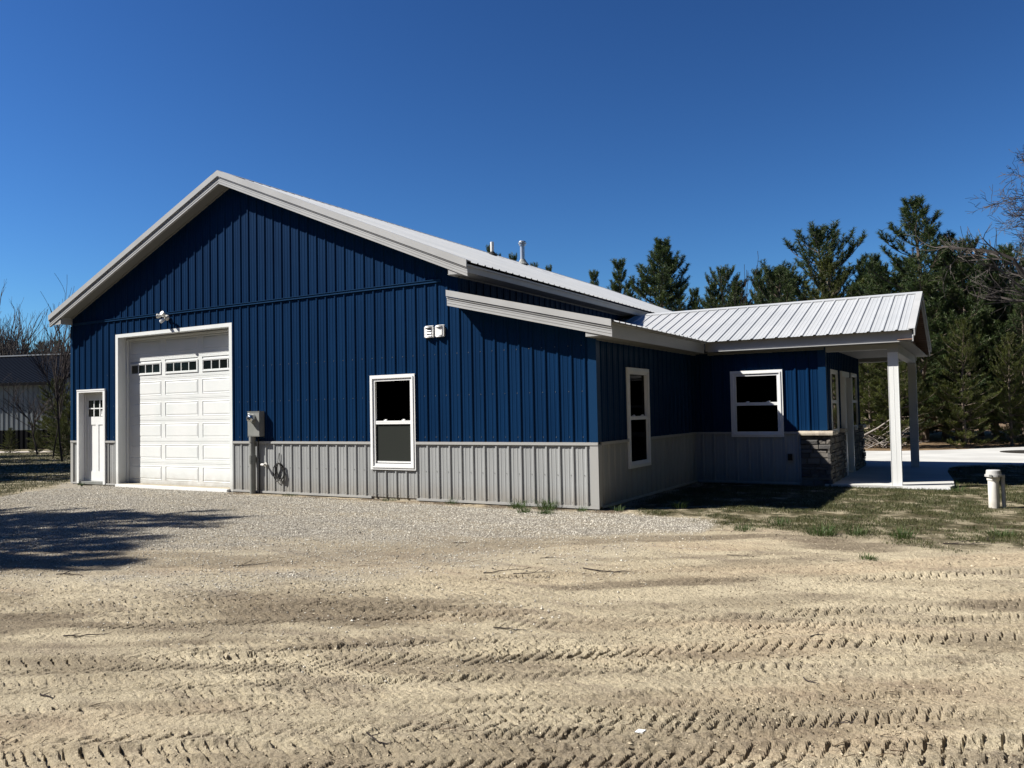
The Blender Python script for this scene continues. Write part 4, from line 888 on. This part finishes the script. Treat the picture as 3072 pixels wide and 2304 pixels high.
TW_ = [(1450, 1725, .9, .62, .008, 'forked dark twig where the gravel meets the sand'), (1360, 1640, .7, .22, .008, 'short thick stick on the gravel near the window'), (1620, 1682, .55, .35, .006, 'straight thin twig on the gravel edge'),
      (1750, 1715, .35, .60, .012, 'thick splintered stick on the sand below the wall corner'), (1540, 1725, .5, .5, .008, 'twig lying on dark crumbled soil below the corner'), (200, 1765, .6, .75, .008, 'long curved twig on the dark soil at the left edge'), (170, 1725, .5, .5, .010, 'branching stick among pale stones at the left edge'),
      (300, 1722, .55, .4, .008, 'thin stick right of the pale stones at left'), (190, 1915, .5, .40, .009, 'bushy broken twig on the sand at lower left'), (520, 1890, .5, .18, .008, 'small forked twig between two tracks at left'), (120, 2092, .25, .16, .008, 'short dark knotted twig near the lower left corner'),
      (1480, 1888, .55, .30, .008, 'dark splinter on churned sand in the middle'), (2080, 1835, .5, .38, .009, 'tangled twig on the sand right of the middle'), (2180, 1680, .5, .40, .006, 'thin twig lying on sand below the lawn'), (2420, 1593, .5, .3, .010, 'short stick at the lawn edge'),
      (2830, 1648, .5, .62, .011, 'long dark stick at the bottom of the lawn'), (2900, 1638, .7, .55, .008, 'curved twig beside the long dark stick'), (2560, 1865, .5, .2, .007, 'small bent twig on pale sand at right'), (2430, 1915, .6, .22, .006, 'thin bow shaped twig above the middle track'), (2460, 2170, .4, .26, .006, 'curled dead twig above the front track at right'), (1100, 2212, -.3, .22, .008, 'forked twig above the front track at left'),
      (1575, 2040, -.4, .15, .006, 'short curved twig between the tracks in the middle'), (2410, 2040, -.5, .14, .007, 'small curved twig right of the middle track'), (700, 1702, .6, .5, .008, 'long thin twig on the sand below the overhead door')]
TW = [(u, v, a, ln*.8, r_*.6, lb) for k, (u, v, a, ln, r_, lb) in enumerate(TW_) if k not in (5, 7, 9, 12, 14, 17, 21)]
for k, (u, v, a, ln, r_, lb) in enumerate(TW): x, y = gp(u, v); twig(x, y, a, ln, r_, 40+k, lb, 1+k % 3)
x, y = gp(1920, 2200); m = MB(); z = float(height(np.array([x]), np.array([y]))[0])+.012
z += .010; V = [(x-.022, y-.012, z), (x+.02, y-.018, z+.003), (x+.03, y+.008, z+.006), (x-.012, y+.017, z+.004)]; m.add(V+[(a, b, c-.003) for a, b, c in V], [[0, 1, 2, 3], [7, 6, 5, 4], [0, 4, 5, 1], [1, 5, 6, 2], [2, 6, 7, 3], [3, 7, 4, 0]])
V = [(x+.0, y-.017, z+.004), (x+.02, y-.017, z+.007), (x+.03, y+.006, z+.012), (x+.008, y+.007, z+.008)]; m.add(V+[(a, b, c-.002) for a, b, c in V], [[0, 1, 2, 3], [7, 6, 5, 4], [0, 4, 5, 1], [1, 5, 6, 2], [2, 6, 7, 3], [3, 7, 4, 0]])
o = m.build('paper_scrap', WHITE); tag(o, 'crumpled white scrap of paper lying on the sand', 'litter')

# ============================================================ TREES
def nrm(a): return a/(np.linalg.norm(a, axis=-1, keepdims=True)+1e-9)
def pine_parts(seed, Ht, z0, rmax, nwh, top_up=.9, dens=1., broad=.5, nl=.12):
    q = np.random.RandomState(seed); S0, S1, R0, R1 = [], [], [], []; TB, TT = [], []
    lean = q.uniform(-.02, .02, 2)
    def tp(z): return np.array([lean[0]*z+.06*math.sin(z*.7+seed), lean[1]*z+.05*math.cos(z*.6), z])
    zs = np.linspace(0, Ht, 14)
    for a, b in zip(zs[:-1], zs[1:]): S0.append(tp(a)); S1.append(tp(b)); R0.append(.012+Ht*.013*(1-a/Ht)); R1.append(.012+Ht*.013*(1-b/Ht))
    TB.append(tp(Ht-.6)); TT.append(tp(Ht)+np.array([0, 0, .12]))
    for k in range(3): TB.append(tp(Ht-.5)); TT.append(tp(Ht-.5)+np.array([math.cos(k*2.1)*.2, math.sin(k*2.1)*.2, .42]))
    for wi in range(nwh):
        f = wi/(nwh-1.); z = z0+(Ht-.25-z0)*f**.95
        r = rmax*((1-f)**broad)*(.55+.45*min(1, (f+.12)*3.))*q.uniform(.75, 1.12)
        nb = q.randint(4, 7) if f < .93 else 4; a0 = q.uniform(0, 6.28)
        for k in range(nb):
            az = a0+k*6.283/nb+q.uniform(-.35, .35); ln = max(.22, r*q.uniform(.55, 1.15)); up = -.10+1.05*f**1.3*top_up+q.uniform(-.12, .25)
            d = np.array([math.cos(az), math.sin(az), up]); p = tp(z); ns = max(3, int(ln/.22)); step = ln/ns; prev = p
            rb = .008+.012*ln
            for s in range(ns):
                t = (s+1)/ns; d2 = nrm(d+np.array([0, 0, (.5+.7*f)*t*t])+q.uniform(-.09, .09, 3)); nx = prev+d2*step
                S0.append(prev); S1.append(nx); R0.append(rb*(1-.8*s/ns)); R1.append(rb*(1-.8*(s+1)/ns))
                if t > .22:
                    for sg in (-1, 1):
                        if q.rand() > .88*dens: continue
                        side = np.array([-math.sin(az), math.cos(az), 0])*sg; tl = (ln*(1-t)*.30+.30)*q.uniform(.75, 1.3)
                        dd = nrm(d2*.7+side*q.uniform(.5, 1.0)*(1-.3*f)+np.array([0, 0, .25+.7*f+q.uniform(-.2, .3)])); pm = nx+dd*tl*.5; d3 = nrm(dd+np.array([0, 0, .35+.3*f])); pe = pm+d3*tl*.55
                        TB.append(nx+dd*.04); TT.append(pm); TB.append(pm); TT.append(pe); S0.append(nx); S1.append(pm); R0.append(.009); R1.append(.007); S0.append(pm); S1.append(pe); R0.append(.007); R1.append(.004)
                        if tl > .42:
                            for s3 in (-1, 1):
                                if q.rand() < .75: de = nrm(d3*.8+nrm(np.cross(dd, [0, 0, 1.]))*s3*.8+np.array([0, 0, .3])); TB.append(pm); TT.append(pm+de*q.uniform(.2, .36))
                prev = nx
            TB.append(prev-d2*.12); TT.append(prev+nrm(d2+np.array([0, 0, .7]))*.38)
    TB = np.array(TB); TT = np.array(TT); ax = TT-TB; L_ = np.linalg.norm(ax, axis=1); rep = np.maximum(1, np.round(L_/.12)).astype(int); TB = np.repeat(TB, rep, 0); fr_ = np.concatenate([np.arange(k)/k for k in rep]); ax = np.repeat(ax, rep, 0); TB = TB+ax*fr_[:, None]; ax = ax/np.repeat(rep, rep)[:, None]; K = 20
    n = len(TB); t = q.uniform(.0, 1.02, (n, K)); P = TB[:, None]+ax[:, None]*t[..., None]; dn = nrm(ax)[:, None]
    rv = q.normal(size=(n, K, 3)); rv = nrm(rv-dn*(rv*dn).sum(-1, keepdims=True)); nd = nrm(dn*.8+rv*.75)
    ll = nl*q.uniform(.7, 1.25, (n, K, 1)); wv = nrm(np.cross(nd, q.normal(size=(n, K, 3))))*(.0085*(nl/.12))
    V = np.stack([P-wv, P+wv, P+nd*ll+wv*.3], 2).reshape(-1, 3)
    tint = np.repeat(np.clip(np.repeat(np.repeat(q.rand(len(rep)), rep), K)*.6+q.rand(n*K)*.4, 0, 1), 3)
    cr = MB(); cr.add(V, np.arange(n*K*3).reshape(-1, 3), tint)
    tk = MB(); tk.tubes(S0, S1, np.array(R0), np.array(R1), 5); return tk, cr
def pine(label, grp, seed, *a, nm=NEEDLE, **k):
    tk, cr = pine_parts(seed, *a, **k); t = thing('pine_tree', label, 'tree', (0, 0, 0), grp); tk.build('trunk', BARK, t); cr.build('crown', nm, t, col=True); return t
PR = []
specs = [(1, 8.5, 1.1, 2.7, 20, dict(broad=.72, dens=1.0)), (2, 8.0, 1.0, 2.7, 14, dict(broad=.38, dens=.9)), (3, 9.5, .7, 2.8, 18, dict(broad=.6)), (4, 7.0, .8, 1.9, 12, dict(broad=.6)), (5, 9.0, .3, 2.8, 17, dict(broad=.45, nm=NEEDLE_O, dens=1.0))]
PG = 'pines beyond the building and the paved pad'
# (proto, u, v of the tip, distance, width factor, label)
PT = [(0, 1985, 728, 44, 1.3, 'dense cone shaped pine standing alone over the end of the main roof'), (3, 1848, 793, 47, .95, 'slim pine top poking over the long main roof, farthest left with candles'), (3, 1787, 826, 50, .8, 'short pine tip beside the slim one over the main roof'),
      (1, 2172, 812, 42, .85, 'dark round topped pine between the cone shaped pine and the widest one'), (3, 2080, 880, 43, .9, 'low pine tip right behind the cone shaped pine'), (3, 2262, 822, 43, .8, 'pointed small pine left of the wide open one'), (3, 2315, 828, 44, .7, 'twin tip of the pointed small pine left of the wide open one'),
      (1, 2459, 692, 38, 1.25, 'wide open crowned pine rising over the middle of the porch roof'), (3, 2590, 812, 37, .8, 'small pine tip right of the wide open pine'), (3, 2640, 808, 35, .7, 'slender pine tip next to the tallest pine'),
      (2, 2751, 604, 31, 1.4, 'tallest pine, right behind the porch gable'), (3, 2852, 712, 31, 1.0, 'pine leaning against the right side of the tallest one'), (1, 2892, 728, 30, .9, 'second pine right of the tallest, with a thick leader'), (0, 2965, 790, 30, .9, 'pine with drooping side boughs below the birch'),
      (2, 3060, 850, 28, .9, 'pine cut by the right edge of the picture'), (4, 2690, 900, 27, .85, 'olive green pine filling the space right behind the far porch post'), (4, 2880, 960, 26.5, .9, 'olive green pine bough mass over the concrete pad'), (4, 3020, 1000, 27, .85, 'olive green pine at the far right behind the pad'), (4, 2600, 960, 28, .9, 'olive green pine seen between the porch wall and the near post'),
      (3, 1463, 754, 46, .45, 'thin bare tipped pine top left of the white vent pipe'), (3, 1492, 778, 46, .5, 'tiny pine tuft right of the white vent pipe'), (3, 1548, 780, 46, .6, 'small pine tuft left of the metal flue'), (3, 1605, 808, 47, .55, 'tiny pine tuft right of the metal flue'), (3, 1640, 814, 47, .5, 'last tiny pine tuft along the main roof ridge')]
def place(pi, x, y, h, wf, rz, label, grp=PG):
    sp = specs[pi]
    wf *= 1.18
    if PR[pi][1] is False:
        o = PR[pi][0]; PR[pi][1] = True; o.location = (x, y, -.1); o.rotation_euler = (0, 0, rz); o.scale = (h/sp[1]*wf, h/sp[1]*wf, h/sp[1]); o['label'] = label; o['group'] = grp; return o
    return copy_tree(PR[pi][0], (x, y, -.1), rz, (h/sp[1]*wf, h/sp[1]*wf, h/sp[1]), label, grp)
for sp in specs:
    kw = dict(sp[5]); nm = kw.pop('nm', NEEDLE); PR.append([pine('pine', PG, *sp[:5], nm=nm, **kw), False])
for k, (pi, u, v, d, wf, lb) in enumerate(PT):
    P = far(u, v, d); place(pi, P[0], P[1], P[2]+.0, wf, k*1.37, lb)
q = random.Random(21)
FG = 'pines massed in the dark stand behind the pad'
for k in range(34):
    row = k % 3; x = -5+q.uniform(-.8, .8)+(k//3)*2.35; y = (25.5, 29, 33)[row]+q.uniform(-1, 1)-.12*max(0, x-6)
    place((2, 0, 4, 1)[k % 4], x, y, q.uniform(6.3, 7.6)+.3*row, 1.0, q.uniform(0, 6.28), 'dark pine massed among others in the stand behind the pad', FG)

# pines off to the left whose shade falls on the drive and the far lawn
SG = 'pines standing left of the drive'
for x, y, h, rz, lb in ((-11.9, -11.2, 9.2, 5, 'third pine left of the drive, nearest the camera'), (-16.0, -9.0, 9.8, 5, 'pine behind the tall one left of the drive'), (-13.6, -8.6, 9.6, 0, 'tall pine left of the drive casting its shade on the gravel'), (-12.6, -10.2, 9.4, 2, 'second pine left of the drive, nearer the yard'), (-26, -2.2, 9.5, 1, 'pine far left throwing shade over the back lawn'), (-29.5, -.9, 9.5, 3, 'pine beyond the far left one'), (-23.4, -3.8, 9, 4, 'pine between the drive and the far left lawn'), (-33, .8, 9.6, 2, 'fourth pine in the far left row'), (-37, 2.5, 9.6, 0, 'last pine in the far left row')):
    place(4, x, y, h, .95, rz, lb, SG)

# unseen pines added behind and beside the viewer to cut the sky light
q = random.Random(77)
for k in range(56):
    if k < 36:
        a = R(172+k*4.6+q.uniform(-1.2, 1.2)); rad = (29 if k < 18 else 23)+(k % 3)*3.2+q.uniform(-1, 1); x, y = 1+rad*math.cos(a), -5+rad*math.sin(a)
    else:
        x, y = 10.9+(k % 2)*2.4+q.uniform(-.4, .4), -17+(k-36)*1.38
    place((2, 4, 0, 4)[k % 4], x, y, q.uniform(12.5, 15), .95, q.uniform(0, 6.28), 'tall unseen pine added behind or beside the viewer to block sky light', 'unseen pines added around the viewer to block sky light')
# bare trees
def bare(seed, Ht, r0, k0, spread, levels, nch, mat_=GREYB, stems=1, droop=0., minr=.006, bias=None, wob=.16, dec=.55, limbs=()):
    q = np.random.RandomState(seed); S0, S1, R0, R1 = [], [], [], []; T = []
    def grow(p, d, ln, r, lv):
        n = 4 if lv < 3 else 3; st = ln/n; pts = [p]
        for i in range(n):
            d = nrm(d+q.uniform(-wob, wob, 3)+np.array([0, 0, (.10 if droop == 0 else -droop)*(lv > 0)])); nx = pts[-1]+d*st
            a = max(minr, r*(1-.5*i/n)); b = max(minr, r*(1-.5*(i+1)/n)); S0.append(pts[-1]); S1.append(nx); R0.append(a); R1.append(b); T.append(lv); pts.append(nx)
        if lv < levels:
            for c in range(nch[min(lv, len(nch)-1)]):
                i = q.randint(1 if lv else 2, n+1); e = q.normal(size=3); e = nrm(e-d*(e@d)); e[2] = abs(e[2])*.4 if droop == 0 else e[2]*.6
                if bias is not None and lv == 0: e = nrm(e+np.array(bias)*1.1)
                grow(pts[i], nrm(d+e*spread*q.uniform(.6, 1.2)), ln*q.uniform(.5, .75), r*dec, lv+1)
    for (p0_, d0_, l0_, r00) in limbs: grow(np.array(p0_, float), nrm(np.array(d0_, float)), l0_, r00, 1)
    for s in range(stems):
        a = q.uniform(0, 6.28); o_ = np.array([math.cos(a), math.sin(a), 0])*(.3 if stems > 1 else 0); grow(o_*.6, nrm(np.array([0, 0, 1.])+o_*1.0), Ht*.48*q.uniform(.8, 1), r0, 0)
    S0, S1, R0, R1, T = map(np.array, (S0, S1, R0, R1, T)); f = 1. if len(limbs) else Ht/max(S1[:, 2].max(), .1)
    tk = MB(); a = T < 1; tk.tubes(S0[a]*f, S1[a]*f, R0[a], R1[a], 6); cr = MB(); a = ~a; cr.tubes(S0[a]*f, S1[a]*f, R0[a], R1[a], 3); return tk, cr
def baretree(name, label, grp, loc, rz, mat_=GREYB, **k):
    tk, cr = bare(mat_=mat_, **k); t = thing(name, label, 'tree', (0, 0, 0), grp); a = tk.build('trunk', mat_, t); b = cr.build('branches', mat_, t); t.location = loc; t.rotation_euler = (0, 0, rz); return t
BG = 'bare trees around the yard'
P = far(84, 828, 58); bt1 = baretree('bare_tree', 'tall many stemmed bare tree behind the far barn, highest at left', BG, (P[0], P[1], 0), 0, mat_=LIGHTB, seed=1, Ht=P[2], r0=.17, k0=0, spread=.5, levels=5, nch=(5, 4, 3, 3, 2), stems=4, minr=.0075, wob=.14, dec=.58)
P = far(205, 905, 60); copy_tree(bt1, (P[0]-3.4, P[1]-5.6, 0), 2.1, (1.1, 1.1, .95), 'second many stemmed bare tree behind the far barn, nearer the blue wall')
P = far(-45, 900, 55); copy_tree(bt1, (P[0], P[1], 0), 4.1, (.9, .9, .85), 'bare tree half cut off by the left edge of the picture')
sp1 = baretree('bare_sapling', 'thin bare sapling in front of the far barn, nearest the blue wall', BG, far(186, 1375, 28)*np.array((1, 1, 0)), 0, seed=6, Ht=6.4, r0=.038, k0=0, spread=.5, levels=3, nch=(9, 4, 4), minr=.006)
P = far(158, 1375, 30); copy_tree(sp1, (P[0], P[1], 0), 2, (.7, .7, 1.0), 'thin bare sapling in front of the barn end, left of the other')
P = far(112, 1350, 34); copy_tree(sp1, (P[0], P[1], 0), 4, (1.1, 1.1, .55), 'low twiggy bare sapling before the barn siding')
P = far(2958, 640, 36); baretree('birch_tree', 'slim pale birch with bare upright twigs above the pines', BG, (P[0], P[1], 0), .5, mat_=PALEB, seed=12, Ht=P[2]+.0, r0=.13, k0=0, spread=.38, levels=3, nch=(12, 5, 3), minr=.014)
P = far(3040, 850, 36); baretree('birch_tree', 'lower pale bare tree at the right edge among pines', BG, (P[0], P[1], 0), 2.5, mat_=PALEB, seed=14, Ht=P[2]+.3, r0=.11, k0=0, spread=.45, levels=3, nch=(9, 4, 3), minr=.014)
P = far(2240, 770, 40); baretree('bare_tree', 'wispy bare tree between the small pines over the porch roof', BG, (P[0], P[1], 0), 1, seed=15, Ht=P[2], r0=.06, k0=0, spread=.4, levels=3, nch=(9, 4, 3), minr=.012)
P = far(3215, 640, 22); LFT = -_r0; baretree('bare_tree', 'big spreading bare tree reaching in from the right edge', BG, (P[0], P[1], 0), 0, mat_=LIGHTB, seed=23, Ht=10.2, r0=.20, k0=0, spread=1.0, levels=5, nch=(3, 5, 4, 3, 3), droop=-.03, minr=.005, wob=.26, dec=.5, limbs=[((0, 0, z_), (LFT[0], LFT[1], up_), l_*.78, .028) for z_, up_, l_ in ((6.2, .2, 1.45), (7.0, .08, 1.6), (7.1, .5, 1.35), (5.5, .1, 1.3), (4.8, .0, 1.1), (6.8, 1.1, 1.1))])
# brown scrub and dark trees filling the far left
UG = 'scrub and pines behind the far barn'
for k in range(12):
    P = far(-60+k*27, 1040, 56+4*(k % 3)); o = copy_tree(sp1, (P[0], P[1], 0), k*1.7, (1.5, 1.5, .66), 'bare brown scrub massed behind the far barn', UG)
for k, (u, v, d) in enumerate(((-20, 1010, 70), (30, 1030, 72), (80, 1035, 74), (130, 1030, 70), (178, 1025, 66), (212, 1045, 60), (240, 1020, 66))):
    P = far(u, v, d); place(2, P[0], P[1], P[2], 1.2, k, 'dark pine low behind the far barn and scrub', 'dark pines behind the far barn')
for k, (u, v, d, lb) in enumerate(((172, 1130, 38, 'dark pine between the barn end and the blue corner'), (205, 1180, 34, 'lower dark pine right against the blue corner'), (188, 1260, 31, 'shrubby young pine at the foot of the saplings'), (30, 1290, 37, 'young pine shrub before the barn, left one'), (110, 1312, 36, 'small young pine shrub before the barn, right one'))):
    P = far(u, v, d); place(4, P[0], P[1], max(1.2, P[2]), 1.2, k*2., lb, UG)
# brush pile at the wood's edge behind the porch
q = np.random.RandomState(31); br = MB()
for k in range(46):
    b0 = far(2600+q.uniform(-5, 95), 1315, 27.2+q.uniform(-.5, .8)); b0[2] = q.uniform(-.05, .15); a = q.uniform(-.5, .9); ln = q.uniform(.6, 1.7); d = nrm(np.array([math.cos(a)*q.choice((-1, 1)), q.uniform(-.4, .4), q.uniform(.1, 1.1)])); pts = [b0+d*ln*t+np.array([0, 0, -.12*t*t])+q.uniform(-.03, .03, 3) for t in np.linspace(0, 1, 5)]; br.path(pts, np.linspace(.016, .006, 5), 5)
b0 = far(2588, 1308, 26.8); b1 = far(2680, 1252, 26.6); br.path([b0, b0*.5+b1*.5+np.array([0, 0, -.04]), b1], [.035, .028, .02], 6)
o = br.build('brush_pile', PALEB); tag(o, 'tangle of pale dead branches at the edge of the pines', 'brush pile')

# ============================================================ FAR BARN
C0 = far(151, 1350, 41); C0[2] = 0; Lf = np.array([-.946, -.319, 0]); Inn = np.array([-.319, .946, 0]); Z = np.array([0, 0, 1.])
barn = thing('pole_barn', 'far grey barn with dark blue roof and dark lower siding', 'barn', tuple(C0))
GB = mat('barn_grey_steel', (.145, .16, .168), .5, spec=.06, noise=((1, 1, 1), (.175, .19, .20), 3)); NB = mat('barn_navy_steel', (.005, .008, .015), .8, spec=.02); CB = mat('barn_charcoal_steel', (.006, .006, .007), .7, spec=.05)
eh = 3.47; hw = 5.0; ps = .34; BLn = 16.
def bsheet(mb, O, U, N_, width, z0, z1f, kinks=(), holes=()): sheet(mb, O, U, (0, 0, 1), N_, width, lambda u: z0, z1f, .15, holes, kinks=kinks, pitch=.3, h=.03, minor=0)
m = MB(); bsheet(m, C0, Lf, -Inn, BLn, .96, lambda u: eh, holes=[(3.32, 4.28, 1.18, 2.04)]); bsheet(m, C0, Inn, -Lf, 2*hw, .96, lambda u: eh+ps*(hw-abs(u-hw))-.05, (hw,)); bw = m.build('wall', GB, barn)
m = MB(); bsheet(m, C0, Lf, -Inn, BLn, -.1, lambda u: .955); bsheet(m, C0, Inn, -Lf, 2*hw, -.1, lambda u: .955); m.build('wainscot', CB, bw)
m = MB(); c_ = 1/math.hypot(1, ps); oh = .35
A = C0-Lf*.35+Inn*hw+Z*(eh+ps*hw+.06)
for sg in (1, -1):
    sheet(m, A, Lf, (-Inn*sg)*c_-Z*ps*c_, Z*c_-Inn*sg*ps*c_, BLn+.7, lambda u: 0, lambda u: (hw+oh)/c_, .1, h=.03, pitch=.3, minor=0)
br_ = m.build('roof', NB, barn)
m = MB(); m.bar(A+Z*.03, A+Lf*(BLn+.7)+Z*.03, Z, Inn, 0, .07, -.12, .12); m.build('ridge_cap', GREYT, br_)
m = MB()
for sg in (1, -1): m.bar(A, A-Inn*sg*(hw+oh)-Z*ps*(hw+oh), Z, -Lf, -.16, .035, 0, .03)
Ee = C0-Lf*.35-Inn*oh+Z*(eh-ps*oh+.06); m.bar(Ee, Ee+Lf*(BLn+.7), Z, Inn, -.15, -.01, 0, .02); m.build('fascia', CB, br_)
m = MB(); O_ = C0+Lf*3.25+Z*1.1-Inn*.0
for u0, u1, z0, z1 in ((0, .09, 0, 1.05), (1.01, 1.1, 0, 1.05), (.09, 1.01, 0, .09), (.09, 1.01, .96, 1.05), (.09, 1.01, .5, .55)):
    m.hexa([O_+Lf*a+Z*c-Inn*b for c in (z0, z1) for a, b in ((u0, -.03), (u1, -.03), (u1, .045), (u0, .045))])
bwn = m.build('window', WHITE, barn); m = MB(); m.hexa([O_+Lf*a+Z*c-Inn*b for c in (.09, .96) for a, b in ((.09, 0), (1.01, 0), (1.01, .005), (.09, .005))]); m.build('pane', BLK, bwn)
# pale sandy lane before the barn
La = C0-Inn*3.2; m = MB(); V = []; n = 30; qq = random.Random(4)
for i in range(n+1):
    p = La+Lf*(-3+i*.8); a = .55+qq.uniform(-.2, .2); p0 = p-Inn*a; p1 = p+Inn*(a+.3); V += [(p0[0], p0[1], -.022), (p1[0], p1[1], -.018), (p1[0], p1[1], -.2), (p0[0], p0[1], -.2)]
m.add(V, [[i*4, i*4+4, i*4+5, i*4+1] for i in range(n)]+[[i*4+3, i*4+7, i*4+4, i*4] for i in range(n)]); o = m.build('path', mat('pale_lane_sand', (.42, .38, .33), .9)); tag(o, kind='structure')
